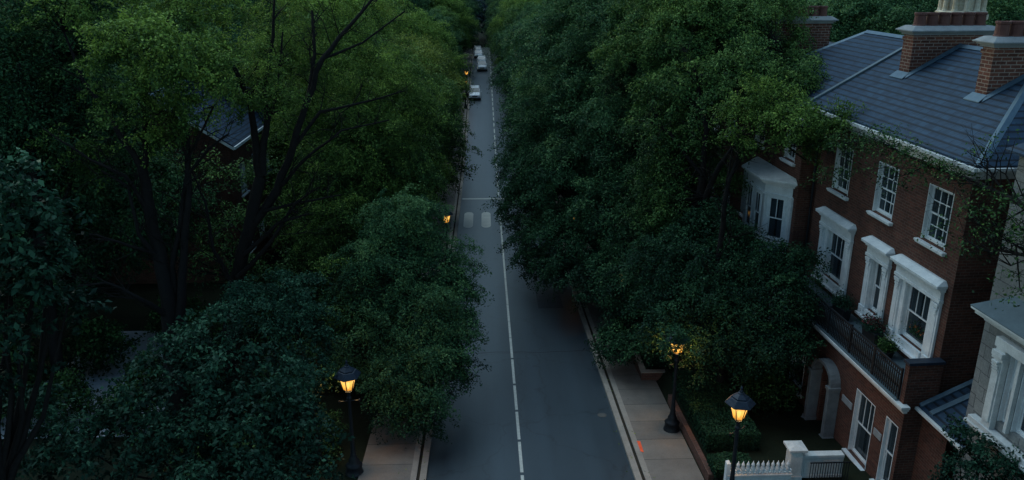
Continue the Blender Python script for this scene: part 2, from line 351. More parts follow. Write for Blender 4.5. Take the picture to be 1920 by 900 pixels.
# near trees: crown lobes (x, y, z, radius, vertical radius) and limbs (x, y, z, radius), metres
TREES = {
 'dense_kerb': dict(base=(-3.6, 30.6),
  lobes=[(-3.73, 35.36, 6.63, 1.78, 1.51), (-2.07, 34.71, 4.88, 1.53, 1.3), (-1.38, 33.4, 4.21, 1.15, 0.98), (-4.73, 33.71, 4.78, 2.11, 1.8), (-2.75, 32.11, 3.38, 1.87, 1.59), (-1.57, 31.5, 3.26, 1.26, 1.08), (-5.02, 31.43, 2.72, 1.84, 1.56), (-2.55, 30.08, 2.1, 1.61, 1.37), (-1.74, 29.67, 2.55, 0.99, 0.84), (-3.95, 29.43, 1.61, 1.54, 1.31), (-2.31, 27.73, 1.46, 0.84, 0.71), (-3.52, 28.21, 1.2, 0.85, 0.73)],
  limbs=[]),
 'fork': dict(base=(-12.55, 34.65),
  lobes=[(-10.86, 36.9, 13.52, 2.04, 1.73), (-9.62, 43.22, 14.8, 3.05, 2.59), (-7.6, 43.72, 13.37, 2.84, 2.41), (-6.15, 46.19, 14.56, 2.68, 2.27), (-5.47, 44.2, 11.89, 2.47, 2.1), (-4.02, 43.96, 11.34, 1.74, 1.48), (-7.07, 42.6, 10.15, 2.56, 2.17), (-5.06, 43.34, 9.41, 2.33, 1.98), (-7.49, 40.72, 7.71, 2.22, 1.89), (-3.17, 43.46, 9.96, 1.16, 0.99), (-7.16, 37.91, 5.71, 1.98, 1.68), (-5.98, 41.19, 6.12, 1.99, 1.69), (-6.29, 33.76, 4.78, 1.44, 1.22), (-6.36, 32.38, 3.82, 0.93, 0.79), (-10.43, 43.52, 9.41, 1.74, 1.48), (-8.7, 38.57, 4.37, 1.62, 1.38), (-9.8, 36.52, 12.5, 1.44, 1.22), (-9.31, 42.45, 6.39, 2.03, 1.73), (-10.53, 41.16, 5.58, 1.7, 1.45), (-10.89, 47.03, 16.53, 3.57, 3.03), (-7.92, 46.64, 15.69, 2.97, 2.53), (-10.06, 45.17, 11.19, 2.08, 1.77)],
  limbs=[[(-12.39, 34.36, -0.27, 0.42), (-11.8, 35.19, 3.75, 0.34), (-10.93, 35.57, 6.51, 0.3), (-10.41, 36.31, 8.73, 0.27)], [(-10.41, 36.31, 8.73, 0.2), (-10.63, 36.92, 10.48, 0.17), (-10.67, 36.97, 12.19, 0.13), (-11.46, 37.12, 14.09, 0.08)], [(-10.31, 36.35, 8.85, 0.2), (-10.09, 37.06, 10.95, 0.15), (-10.14, 37.7, 12.82, 0.12), (-9.74, 38.4, 14.92, 0.08), (-9.64, 39.11, 17.02, 0.05)], [(-10.75, 35.64, 6.75, 0.2), (-9.62, 36.12, 8.26, 0.2), (-8.91, 36.7, 10.01, 0.18), (-8.22, 37.39, 12.11, 0.15), (-7.46, 38.0, 13.98, 0.12), (-6.3, 38.96, 15.35, 0.09), (-4.84, 40.0, 16.99, 0.05)], [(-8.22, 37.39, 12.11, 0.1), (-7.93, 38.61, 14.16, 0.08), (-8.14, 39.78, 16.03, 0.06)], [(-8.91, 36.7, 10.01, 0.1), (-7.61, 37.21, 11.65, 0.08), (-5.46, 37.8, 12.04, 0.05), (-3.76, 38.4, 12.44, 0.03)], [(-9.62, 36.12, 8.26, 0.1), (-8.26, 36.03, 9.66, 0.07), (-6.55, 36.4, 10.93, 0.05), (-4.41, 36.98, 11.3, 0.03)], [(-10.62, 35.8, 7.21, 0.1), (-8.53, 35.41, 7.82, 0.06), (-6.58, 35.46, 8.16, 0.03)], [(-11.26, 35.18, 5.35, 0.12), (-9.51, 35.12, 6.9, 0.08), (-7.94, 34.75, 7.5, 0.04)], [(-11.65, 34.72, 3.94, 0.12), (-12.44, 34.83, 5.75, 0.08), (-12.78, 35.55, 7.82, 0.06), (-13.38, 36.04, 9.2, 0.03)], [(-11.52, 34.87, 4.41, 0.12), (-9.76, 34.9, 6.21, 0.09), (-8.65, 35.41, 7.82, 0.06), (-7.55, 35.61, 8.51, 0.03)], [(-7.46, 38.0, 13.98, 0.07), (-5.68, 38.69, 14.64, 0.05), (-3.71, 39.63, 16.03, 0.03)], [(-10.67, 36.97, 12.19, 0.07), (-11.23, 36.65, 12.73, 0.05), (-12.17, 37.38, 14.77, 0.03)], [(-10.09, 37.06, 10.95, 0.08), (-9.57, 37.6, 12.58, 0.06), (-9.3, 38.46, 15.15, 0.04)]]),
 'multistem': dict(base=(-13.15, 30.37),
  lobes=[(-12.84, 31.27, 15.41, 1.5, 1.27), (-11.55, 31.0, 14.74, 1.4, 1.19), (-14.08, 31.53, 14.5, 1.22, 1.04), (-12.16, 30.67, 13.7, 1.3, 1.1), (-10.91, 31.6, 13.46, 1.03, 0.88), (-13.81, 31.56, 13.07, 1.14, 0.97), (-11.65, 31.32, 12.58, 1.03, 0.88), (-16.63, 34.95, 16.5, 1.98, 1.68), (-12.28, 36.73, 15.97, 1.87, 1.59), (-13.06, 35.87, 16.45, 2.04, 1.73), (-13.4, 32.99, 11.09, 0.88, 0.75), (-10.65, 32.5, 14.58, 1.05, 0.89), (-16.98, 33.95, 10.45, 1.13, 0.96), (-13.05, 33.44, 12.44, 1.06, 0.9), (-12.4, 33.17, 11.71, 0.75, 0.64), (-13.39, 33.13, 11.5, 0.79, 0.67), (-10.95, 34.59, 12.91, 0.59, 0.5), (-10.58, 35.41, 12.26, 0.42, 0.36), (-11.57, 34.36, 12.21, 0.41, 0.35)],
  limbs=[[(-12.95, 29.91, 2.13, 0.4), (-13.08, 30.63, 4.21, 0.34), (-13.41, 31.35, 6.3, 0.28), (-13.83, 32.08, 8.38, 0.24), (-14.16, 32.69, 10.15, 0.2)], [(-14.16, 32.69, 10.15, 0.14), (-15.26, 33.3, 11.81, 0.11), (-16.56, 33.95, 13.58, 0.07), (-17.57, 35.14, 15.42, 0.04)], [(-14.07, 32.65, 10.04, 0.14), (-14.01, 33.22, 11.71, 0.11), (-13.86, 33.35, 13.65, 0.08), (-13.26, 33.45, 15.53, 0.04)], [(-12.72, 30.47, 3.8, 0.22), (-12.46, 31.46, 6.71, 0.15), (-12.23, 32.45, 9.63, 0.13), (-12.25, 33.09, 11.5, 0.1), (-12.52, 33.23, 13.45, 0.06)], [(-12.86, 30.62, 4.21, 0.18), (-13.05, 31.53, 6.23, 0.13), (-12.55, 32.03, 8.38, 0.1), (-12.26, 32.73, 10.46, 0.06), (-11.01, 32.9, 12.63, 0.04)], [(-13.83, 32.08, 8.38, 0.1), (-14.62, 32.12, 9.96, 0.08), (-16.02, 32.37, 10.58, 0.05), (-17.95, 32.86, 11.81, 0.03)], [(-13.41, 31.35, 6.3, 0.12), (-14.1, 31.33, 7.7, 0.08), (-14.51, 31.97, 9.55, 0.06), (-15.59, 32.22, 10.17, 0.03)], [(-13.45, 31.5, 6.71, 0.1), (-14.32, 30.72, 7.46, 0.06), (-15.35, 30.42, 8.02, 0.04), (-16.34, 29.98, 8.18, 0.02)], [(-12.27, 32.52, 9.84, 0.07), (-11.25, 32.35, 10.99, 0.05), (-10.38, 32.53, 11.6, 0.03)], [(-13.04, 30.63, 4.21, 0.14), (-13.91, 30.02, 5.44, 0.09), (-14.95, 29.8, 6.23, 0.05), (-16.37, 29.31, 6.22, 0.03)]]),
 'corner': dict(base=(-19.5, 33.0),
  lobes=[(-19.65, 38.74, 14.92, 2.96, 2.52), (-21.06, 37.29, 13.64, 2.88, 2.45), (-19.88, 36.48, 11.37, 2.16, 1.84), (-21.03, 38.15, 16.14, 3.12, 2.65), (-20.74, 35.29, 10.89, 2.33, 1.98), (-19.14, 39.44, 17.02, 2.47, 2.1), (-22.58, 35.95, 12.65, 3.03, 2.58), (-18.19, 36.81, 12.5, 1.44, 1.22)],
  limbs=[]),
 'edge': dict(base=(-12.5, 16.5),
  lobes=[(-11.34, 19.54, 12.17, 0.93, 0.79), (-10.94, 20.01, 12.02, 0.61, 0.52), (-11.58, 18.78, 11.45, 1.17, 0.99), (-10.88, 19.18, 11.16, 0.8, 0.68), (-11.08, 18.38, 10.35, 1.04, 0.88), (-10.43, 18.82, 10.15, 0.53, 0.45), (-11.44, 17.56, 9.46, 1.14, 0.97), (-12.29, 18.54, 12.22, 1.52, 1.29), (-11.9, 17.03, 10.94, 1.56, 1.33), (-11.86, 19.86, 13.05, 0.8, 0.68)],
  limbs=[]),
 'bush': dict(base=(-7.92, 21.19),
  lobes=[(-8.29, 22.16, 7.75, 0.83, 0.71), (-9.33, 21.96, 7.07, 0.96, 0.82), (-7.58, 21.3, 6.85, 1.18, 1.0), (-6.18, 21.02, 6.18, 1.1, 0.93), (-8.66, 20.54, 6.07, 1.46, 1.24), (-6.68, 19.79, 5.62, 1.43, 1.21), (-5.29, 20.27, 5.64, 0.84, 0.72), (-5.34, 19.52, 4.98, 0.9, 0.77), (-10.13, 19.88, 5.55, 1.27, 1.08), (-8.59, 19.13, 5.06, 1.32, 1.12), (-6.82, 18.51, 4.95, 1.58, 1.34), (-11.52, 19.28, 5.2, 1.32, 1.12), (-4.78, 18.86, 4.65, 0.73, 0.62), (-12.53, 19.7, 6.31, 0.88, 0.75)],
  limbs=[]),
 'lawnbush': dict(base=(-6.38, 26.44),
  lobes=[(-8.26, 27.72, 5.47, 1.24, 1.05), (-6.95, 26.96, 4.93, 1.18, 1.0), (-6.46, 25.76, 4.25, 0.86, 0.73), (-6.44, 24.8, 3.3, 0.84, 0.71), (-7.7, 28.88, 5.83, 1.14, 0.97), (-9.44, 29.87, 5.44, 1.07, 0.91), (-6.36, 27.59, 5.28, 0.84, 0.71)],
  limbs=[]),
 'street_r': dict(base=(9.6, 44.0),
  lobes=[(3.47, 50.8, 6.12, 2.6, 2.21), (3.09, 49.81, 3.17, 2.08, 1.77), (2.53, 49.2, 4.42, 1.36, 1.16), (5.03, 49.54, 8.79, 3.17, 2.69), (5.43, 46.4, 5.82, 3.04, 2.58), (3.87, 46.27, 2.17, 2.12, 1.8), (3.14, 44.83, 0.98, 1.12, 0.95), (5.78, 43.36, 3.14, 2.76, 2.35), (6.28, 36.75, 3.66, 0.69, 0.58), (6.6, 36.18, 3.23, 0.63, 0.53), (7.1, 48.31, 11.58, 3.2, 2.72), (5.28, 52.87, 12.35, 3.29, 2.8), (7.52, 44.2, 8.86, 3.0, 2.55), (8.0, 41.09, 6.01, 2.72, 2.31), (5.03, 41.86, 1.76, 1.65, 1.4), (6.65, 38.91, 2.58, 1.96, 1.67), (7.12, 36.43, 1.54, 1.6, 1.36), (6.07, 34.67, 0.95, 0.9, 0.76), (7.16, 33.65, 1.15, 1.0, 0.85), (7.02, 28.33, 3.84, 0.42, 0.36), (7.07, 27.64, 4.59, 0.41, 0.35), (6.92, 29.75, 3.63, 0.53, 0.45), (8.48, 37.16, 3.81, 2.13, 1.81), (8.36, 47.14, 14.46, 2.91, 2.48), (7.1, 51.52, 14.78, 3.0, 2.55)],
  limbs=[]),
 'garden_big': dict(base=(10.31, 34.03),
  lobes=[(9.94, 40.81, 14.67, 2.53, 2.15), (12.34, 40.82, 14.92, 2.67, 2.27), (14.01, 41.79, 14.84, 2.32, 1.97), (9.66, 37.78, 11.96, 2.03, 1.72), (8.59, 38.15, 9.83, 1.95, 1.66), (10.89, 36.9, 12.58, 1.73, 1.47), (15.12, 38.0, 13.15, 1.14, 0.97), (9.89, 37.04, 9.8, 1.65, 1.4), (8.71, 36.82, 7.5, 1.93, 1.64), (9.33, 35.66, 5.72, 1.77, 1.51), (14.19, 35.7, 12.5, 1.44, 1.22), (11.02, 36.91, 7.99, 1.28, 1.09), (8.17, 42.39, 12.91, 2.24, 1.9), (13.87, 32.34, 11.92, 0.66, 0.56), (12.13, 37.25, 13.75, 1.48, 1.26), (8.32, 35.78, 5.96, 1.52, 1.29), (9.61, 43.42, 16.09, 2.52, 2.14), (12.42, 43.6, 16.88, 2.52, 2.14), (13.81, 43.46, 16.62, 2.24, 1.9), (15.64, 41.47, 14.07, 1.37, 1.16), (10.85, 35.45, 5.24, 1.52, 1.29), (13.23, 35.81, 12.73, 1.2, 1.02)],
  limbs=[[(10.26, 33.94, -0.17, 0.34), (10.11, 34.74, 3.09, 0.28), (9.91, 35.22, 6.65, 0.24), (9.92, 35.17, 8.97, 0.2)], [(9.92, 35.17, 8.97, 0.14), (9.98, 35.38, 11.14, 0.11), (9.67, 37.34, 13.75, 0.07)], [(9.89, 35.1, 7.21, 0.16), (10.41, 34.33, 9.67, 0.12), (11.28, 33.84, 11.42, 0.08), (12.08, 33.01, 12.14, 0.05)], [(9.92, 35.17, 8.97, 0.1), (8.89, 36.17, 10.25, 0.07), (8.13, 37.59, 11.24, 0.04)], [(9.98, 35.38, 11.14, 0.09), (11.88, 37.1, 13.28, 0.06), (13.74, 38.54, 14.59, 0.04)], [(11.28, 33.84, 11.42, 0.06), (12.07, 32.72, 11.3, 0.045), (13.0, 31.38, 10.58, 0.03)], [(12.03, 33.36, 11.63, 0.05), (13.44, 31.79, 11.81, 0.035), (14.26, 29.87, 10.92, 0.02)]]),
 'garden_light': dict(base=(12.2, 32.6),
  lobes=[(11.47, 32.74, 12.86, 0.99, 0.84), (10.47, 32.56, 12.23, 0.88, 0.75), (11.5, 31.85, 11.81, 1.19, 1.01), (12.39, 31.39, 12.1, 1.07, 0.91), (10.08, 31.76, 11.4, 0.61, 0.52), (10.62, 31.64, 11.09, 0.52, 0.44), (12.81, 30.61, 11.4, 0.73, 0.62), (13.44, 30.23, 11.9, 0.79, 0.67), (12.16, 32.18, 12.83, 0.76, 0.64), (14.07, 30.44, 12.58, 0.45, 0.39)],
  limbs=[[(10.06, 30.47, 1.41, 0.15), (9.85, 31.24, 4.58, 0.13), (9.92, 31.67, 7.08, 0.12), (10.05, 31.93, 9.11, 0.1), (10.48, 32.13, 10.65, 0.07), (11.39, 32.22, 11.96, 0.04), (12.37, 32.0, 12.32, 0.02)], [(10.48, 32.13, 10.65, 0.05), (11.45, 31.55, 11.21, 0.035), (12.64, 30.68, 11.28, 0.02), (13.75, 30.21, 11.86, 0.01)], [(10.05, 31.93, 9.11, 0.05), (10.18, 32.16, 10.42, 0.035), (10.47, 32.56, 12.23, 0.015)]]),
 'gable': dict(base=(-13.6, 42.5),
  lobes=[(-17.78, 45.36, 6.62, 1.69, 1.43), (-15.6, 44.21, 6.58, 1.5, 1.27), (-16.45, 42.51, 4.62, 1.76, 1.5), (-14.1, 42.43, 4.62, 1.47, 1.25), (-14.66, 40.94, 3.29, 1.72, 1.46), (-13.47, 46.18, 6.37, 1.25, 1.07), (-19.37, 42.99, 5.73, 1.76, 1.5), (-19.24, 41.28, 3.84, 1.43, 1.22), (-11.99, 44.17, 3.72, 1.53, 1.3), (-20.45, 40.92, 5.76, 1.4, 1.19), (-12.65, 39.75, 3.11, 1.12, 0.95)],
  limbs=[]),
 'garden_dark': dict(base=(11.2, 33.2),
  lobes=[(9.07, 33.55, 5.69, 1.44, 1.22), (10.29, 33.89, 6.82, 1.32, 1.12), (7.63, 33.44, 5.23, 1.44, 1.22), (9.83, 31.81, 5.33, 1.73, 1.47), (8.77, 30.94, 4.23, 1.59, 1.35), (10.27, 29.9, 4.42, 1.65, 1.4), (11.51, 31.44, 5.94, 1.47, 1.25), (12.12, 30.95, 6.12, 1.0, 0.85), (12.07, 29.59, 5.24, 1.41, 1.2), (12.73, 29.99, 6.47, 0.76, 0.64), (7.74, 30.16, 3.37, 1.07, 0.91), (9.15, 29.51, 3.17, 1.32, 1.12), (10.75, 28.94, 3.19, 1.3, 1.1), (11.65, 28.59, 3.83, 1.07, 0.91), (7.63, 32.05, 4.26, 1.17, 0.99), (10.93, 32.77, 6.69, 0.84, 0.71), (12.65, 28.72, 4.92, 0.64, 0.54), (12.1, 28.12, 4.05, 0.63, 0.54)],
  limbs=[]),
 'facade': dict(base=(16.2, 15.2),
  lobes=[(12.9, 25.79, 12.78, 0.53, 0.27), (13.07, 25.0, 12.63, 0.45, 0.22), (13.39, 23.53, 12.4, 0.42, 0.21), (13.82, 22.62, 12.26, 0.38, 0.19), (12.87, 26.25, 11.96, 0.47, 0.28), (13.19, 24.63, 11.89, 0.41, 0.25), (13.17, 24.11, 12.53, 0.43, 0.22), (13.59, 22.99, 12.37, 0.38, 0.19), (14.09, 22.38, 12.19, 0.34, 0.17), (14.01, 21.31, 12.15, 0.36, 0.22), (12.7, 27.17, 12.13, 0.56, 0.34), (13.15, 25.33, 11.44, 0.32, 0.19), (12.87, 26.86, 11.25, 0.41, 0.25), (13.47, 20.61, 11.59, 0.47, 0.33), (13.45, 19.94, 11.19, 0.43, 0.3), (13.44, 19.26, 12.28, 0.46, 0.39), (13.37, 19.04, 11.64, 0.36, 0.3), (12.95, 20.96, 11.01, 0.23, 0.18), (13.71, 21.17, 13.25, 0.21, 0.18), (13.91, 21.25, 13.5, 0.13, 0.12), (13.23, 18.18, 10.65, 0.21, 0.18), (13.29, 18.05, 10.28, 0.19, 0.16), (13.31, 20.28, 10.61, 0.29, 0.21), (13.23, 18.01, 11.7, 0.52, 0.44), (13.15, 23.79, 11.58, 0.27, 0.16), (13.47, 23.4, 12.02, 0.33, 0.16), (12.27, 27.79, 10.83, 0.43, 0.26)],
  limbs=[[(14.97, 17.84, 8.27, 0.2), (14.44, 18.42, 10.84, 0.15), (14.19, 19.15, 12.02, 0.1), (14.03, 20.25, 12.14, 0.07), (14.1, 21.84, 12.17, 0.05), (13.55, 23.48, 12.25, 0.035), (12.9, 25.73, 12.58, 0.025), (12.57, 28.16, 11.92, 0.012)], [(14.03, 20.25, 12.14, 0.04), (13.85, 20.97, 12.7, 0.025), (13.73, 21.23, 12.82, 0.02), (13.91, 21.25, 13.5, 0.008)], [(14.44, 18.42, 10.84, 0.07), (13.77, 18.62, 11.06, 0.05), (13.55, 19.33, 10.95, 0.035), (13.42, 20.32, 11.37, 0.025), (13.48, 21.81, 12.02, 0.012)], [(13.55, 19.33, 10.95, 0.03), (13.48, 20.09, 10.68, 0.02), (13.26, 20.81, 10.9, 0.01)], [(13.77, 18.62, 11.06, 0.04), (13.37, 18.63, 11.35, 0.03), (13.32, 18.09, 10.4, 0.012)], [(13.55, 23.48, 12.25, 0.02), (13.15, 24.16, 11.74, 0.012), (12.96, 25.11, 11.41, 0.006)], [(13.48, 21.81, 12.02, 0.012), (13.2, 21.38, 11.35, 0.008), (12.9, 20.94, 10.94, 0.006)]]),
 'shrub_lean': dict(base=(13.7, 18.65),
  lobes=[(13.26, 19.01, 5.34, 0.53, 0.45), (13.69, 18.47, 5.34, 0.59, 0.5), (13.95, 17.89, 5.22, 0.52, 0.44), (13.1, 18.77, 4.63, 0.54, 0.46), (13.54, 18.21, 4.58, 0.66, 0.56)],
  limbs=[]),
}
SUN_EL, SUN_AZ, LAMP_EL, SKY_S, SUN_S, SUN_C, LAMP_W = 12.0, -40.0, 64.0, .2, 1.75, (.66, .88, 1.0), 330.0

# ------------------------------------------------------------------ houses
# house-local axes: x along the front, y out of the front towards the street, z up
def wall_open(b, s0, s1, z0, z1, n, ops, depth=.22):
    S = sorted({s0, s1, *[v for o in ops for v in o[:2]]}); Z = sorted({z0, z1, *[v for o in ops for v in o[2:4]]})
    for i in range(len(S)-1):
        for j in range(len(Z)-1):
            cs, cz = (S[i]+S[i+1])/2, (Z[j]+Z[j+1])/2
            if any(o[0] < cs < o[1] and o[2] < cz < o[3] for o in ops): continue
            b.quad((S[i], n, Z[j]), (S[i], n, Z[j+1]), (S[i+1], n, Z[j+1]), (S[i+1], n, Z[j]))
    for a, c, d, e in [o[:4] for o in ops]:
        m = n-depth
        b.quad((a, n, d), (a, m, d), (a, m, e), (a, n, e)); b.quad((c, n, d), (c, n, e), (c, m, e), (c, m, d))
        b.quad((a, n, e), (a, m, e), (c, m, e), (c, n, e)); b.quad((a, n, d), (c, n, d), (c, m, d), (a, m, d))

def window(parent, s, n, z0, w, h, top=(3, 2), bot=(3, 2), rz=0.0, trim=None, pw=.36, sill=True, curtains=True, flat=False, name='window'):
    """sash window filling an opening w x h; its frame is the part, everything else a sub-part"""
    P = lambda x, y, z: (x, y, z)
    d = .12 if not flat else -.03         # how far behind the wall face the frame sits
    fw = .075
    b = MB(); x0, x1 = -w/2, w/2
    b.box(x0, x0+fw, -d-.07, -d, 0, h); b.box(x1-fw, x1, -d-.07, -d, 0, h)
    b.box(x0+fw, x1-fw, -d-.07, -d, h-fw, h); b.box(x0+fw, x1-fw, -d-.07, -d, 0, fw)
    # reveal lining in white
    if not flat:
        b.box(x0+.002, x0+.03, -d, .01, 0, h); b.box(x1-.03, x1-.002, -d, .01, 0, h); b.box(x0+.03, x1-.03, -d, .01, h-.03, h-.002)
    fr = b.build(name, M['white'], parent); fr.location = (s, n, z0); fr.rotation_euler = (0, 0, rz)
    hm = h*.5
    def sash(za, zb, cols, rows, y, nm):
        q = MB(); rw = .05; a, c = x0+fw+.002, x1-fw-.002
        q.box(a, a+rw, y-.035, y, za, zb); q.box(c-rw, c, y-.035, y, za, zb); q.box(a+rw, c-rw, y-.035, y, za, za+rw); q.box(a+rw, c-rw, y-.035, y, zb-rw, zb)
        for i in range(1, cols):
            xx = a+rw+(c-a-2*rw)*i/cols; q.box(xx-.016, xx+.016, y-.03, y-.005, za+rw, zb-rw)
        for j in range(1, rows):
            zz = za+rw+(zb-za-2*rw)*j/rows; q.box(a+rw, c-rw, y-.029, y-.006, zz-.016, zz+.016)
        q.build('sash', M['white'], fr)
        g = MB(); g.quad((a+rw, y-.02, za+rw), (a+rw, y-.02, zb-rw), (c-rw, y-.02, zb-rw), (c-rw, y-.02, za+rw)); g.build('pane', M['glass'], fr)
    sash(hm-.03, h-fw-.002, *top, -d-.004, 'u'); sash(fw+.002, hm+.02, *bot, -d-.042, 'l')
    if curtains:
        q = MB(); N = 9
        for a, c in ((x0+fw, x0+fw+(w-2*fw)*.42), (x1-fw-(w-2*fw)*.42, x1-fw)):
            xs = np.linspace(a, c, N)
            for i in range(N-1):
                ya, yc = -d-.14+.025*(-1)**i, -d-.14+.025*(-1)**(i+1)
                q.quad((xs[i], ya, fw), (xs[i], ya, h-fw), (xs[i+1], yc, h-fw), (xs[i+1], yc, fw))
        q.build('curtain', M['curtain'], fr)
    q = MB(); y = -d-.30
    q.quad((x0-.1, y, -.1), (x0-.1, y, h+.1), (x1+.1, y, h+.1), (x1+.1, y, -.1)); q.build('room_backing', M['dark'], fr)
    if sill:
        q = MB(); e = .14
        q.box(x0-e, x1+e, .0, .17, -.10, -.035); q.box(x0-e+.02, x1+e-.02, 0.0, .13, -.16, -.10); q.box(x0, x1, -d, .0, -.09, -.035)
        q.build('sill', M['white'], fr, bevel=.008)
    if trim == 'classic':               # pilasters, capitals, entablature and projecting cornice
        pl = min(.36, pw)
        q = MB(); q.box(x0, x1, -d, .10, -.26, -.004)
        if pw > pl:
            q.box(x0-pw+pl, x0-.002, .0, .035, -.26, h+.02); q.box(x1+.002, x1+pw-pl, .0, .035, -.26, h+.02)
        q.build('casing', M['white'], fr)
        for a, c in ((x0-pw, x0-pw+pl-.002), (x1+pw-pl+.002, x1+pw)):
            q = MB(); q.box(a, c, .0, .09, -.10, h+.02); q.box(a+.08, c-.08, .09, .11, .12, h-.34); q.box(a-.02, c+.02, .0, .13, -.26, .06)
            q.build('pilaster', M['white'], fr, bevel=.008)
            m = (a+c)/2; q = MB()
            for ww, yy, zz in ((.15, .14, h-.16), (.12, .13, h-.27), (.09, .12, h-.37), (.06, .11, h-.46)):
                q.box(m-ww, m+ww, .091, yy+.02, zz, zz+.07)
            q.box(m-.17, m+.17, .091, .17, h-.085, h-.02)
            q.build('capital', M['white'], fr, bevel=.006)
        q = MB(); X0, X1 = x0-pw, x1+pw
        q.box(X0-.03, X1+.03, .0, .16, h+.025, h+.14); q.box(X0, X1, 0, .13, h+.14, h+.42); q.box(X0-.05, X1+.05, 0, .20, h+.42, h+.50)
        q.box(X0-.06, X1+.06, 0, .27, h+.50, h+.57); q.box(X0-.10, X1+.10, 0, .36, h+.57, h+.66)
        q.frustum(X0-.11, X1+.11, 0, .38, h+.66, X0+.02, X1-.02, 0, .10, h+.80)
        q.build('cornice', M['white'], fr, bevel=.008)
        q = MB(); q.box(X0-.06, X1+.06, 0, .22, -.345, -.262); q.build('sill', M['white'], fr, bevel=.008)
    return fr

def roof_sheet(b, poly, th=.07):
    """sloping slab: poly listed anticlockwise seen from outside"""
    n = len(poly); P = [np.array(p, float) for p in poly]
    b.add(P, [tuple(range(n))]); b.add([p-np.array((0, 0, th)) for p in P], [tuple(range(n))[::-1]])
    for i in range(n):
        a, c = P[i], P[(i+1) % n]; dz = np.array((0, 0, th)); b.quad(a-dz, c-dz, c, a)

def chimney(parent, s0, s1, n0, n1, zb, zt, npots, flash=None):
    b = MB(); b.box(s0, s1, n1, n0, zb, zt); b.box(s0-.04, s1+.04, n1-.04, n0+.04, zt-.22, zt-.09)
    ch = b.build('chimney', M['brick_ch'], parent)
    q = MB(); q.box(s0-.08, s1+.08, n1-.08, n0+.08, zt, zt+.07); q.box(s0-.16, s1+.16, n1-.16, n0+.16, zt+.07, zt+.14); q.box(s0-.26, s1+.26, n1-.26, n0+.26, zt+.14, zt+.19)
    q.frustum(s0-.24, s1+.24, n1-.24, n0+.24, zt+.19, s0-.02, s1+.02, n1-.02, n0+.02, zt+.34)
    q.build('chimney_cap', M['stone_trim'], ch, bevel=.012)
    ns = np.linspace(n0-.34, n1+.34, npots)
    for k, yy in enumerate(ns):
        q = MB(); zz = zt+.3; r = .225
        q.lathe([(r*1.08, zz), (r*1.08, zz+.06), (r*.97, zz+.09), (r*.92, zz+.42), (r*1.06, zz+.45), (r*1.06, zz+.52), (r*.82, zz+.53), (r*.80, zz+.40)], 14, ((s0+s1)/2, yy))
        q.build('chimney_pot', M['clay'], ch, smooth=False)
    if flash:
        q = MB()
        for pts in flash: roof_sheet(q, pts, .03)
        q.build('flashing', M['lead'], ch)
    return ch

HX, HY, HZ, HR = 14.5724, 27.7136, .5712, R(92.91)
RZ0, RN0, RN1 = 11.90, .40, -4.15
TP = math.tan(R(30.0)); RZ1 = RZ0+(RN0-RN1)*TP
rz = lambda n: RZ0+(RN0-n)*TP            # height of the front roof slope

# ---- main brick house
H = thing('brick_house', 'red brick house with slate roof, iron balcony and white pedimented windows', 'house', (HX, HY, HZ), HR)
SR, SL = -4.66, 5.70
topw = [(c-.675, c+.675, 8.76, 10.66) for c in (-3.23, -.02, 3.28)]
mid = [(-2.98, 1.46, 5.02, 7.06), (-.38, .84, 5.02, 7.06), (2.98, 1.46, 5.02, 7.06)]
ops = topw+[(c-w/2, c+w/2, a, z) for c, w, a, z in mid]
b = MB(); wall_open(b, SR, SL, 3.4, 11.7, 0, ops)
b.quad((SR, 0, 3.4), (SR, 0, 11.7), (SR, 0.001, 11.7), (SR, 0.001, 3.4))
b.quad((SR, -8.3, -1.5), (SR, -8.3, 11.7), (SR, 0, 11.7), (SR, 0, -1.5))
b.quad((SL, 0, -1.5), (SL, 0, 11.7), (SL, -8.3, 11.7), (SL, -8.3, -1.5))
b.quad((SL, -8.3, -1.5), (SL, -8.3, 11.7), (SR, -8.3, 11.7), (SR, -8.3, -1.5))
# ground floor stands one metre forward
G1, G2 = (-3.28, -1.96, .12, 2.73), (-4.74, -4.0, .2, 2.80)
DO = (-.52, .58, -.25, 2.62)
wall_open(b, -4.92, SL, -1.5, 3.62, 1.05, [G1, G2, DO, (2.2, 3.5, .12, 2.73)])
b.quad((-4.92, -1.0, -1.5), (-4.92, -1.0, 3.62), (-4.92, 1.05, 3.62), (-4.92, 1.05, -1.5))
b.quad((SL, 1.05, -1.5), (SL, 1.05, 3.62), (SL, 0, 3.62), (SL, 0, -1.5))
# brick parapet pier closing the balcony
b.box(-4.93, -4.70, .004, 1.16, 3.622, 5.22)
b.build('wall', M['brick'], H)
b = MB(); b.box(-4.99, -4.64, -.02, 1.22, 5.221, 5.32); b.build('parapet_coping', M['iron_blue'], H, bevel=.01)
for c in (-3.23, -.02, 3.28): window(H, c, 0, 8.76, 1.35, 1.90)
for c, w, a, z in mid: window(H, c, 0, a, w, z-a, (3 if w > 1 else 2, 1), (1, 1), trim='classic', pw=.60 if w > 1 else .36, sill=False)
window(H, sum(G1[:2])/2, 1.05, G1[2], 1.32, 2.61, (3, 1), (1, 1))
window(H, sum(G2[:2])/2, 1.05, G2[2], .74, 2.6, (1, 1), (1, 1))
window(H, 2.85, 1.05, .12, 1.3, 2.61, (3, 1), (1, 1))
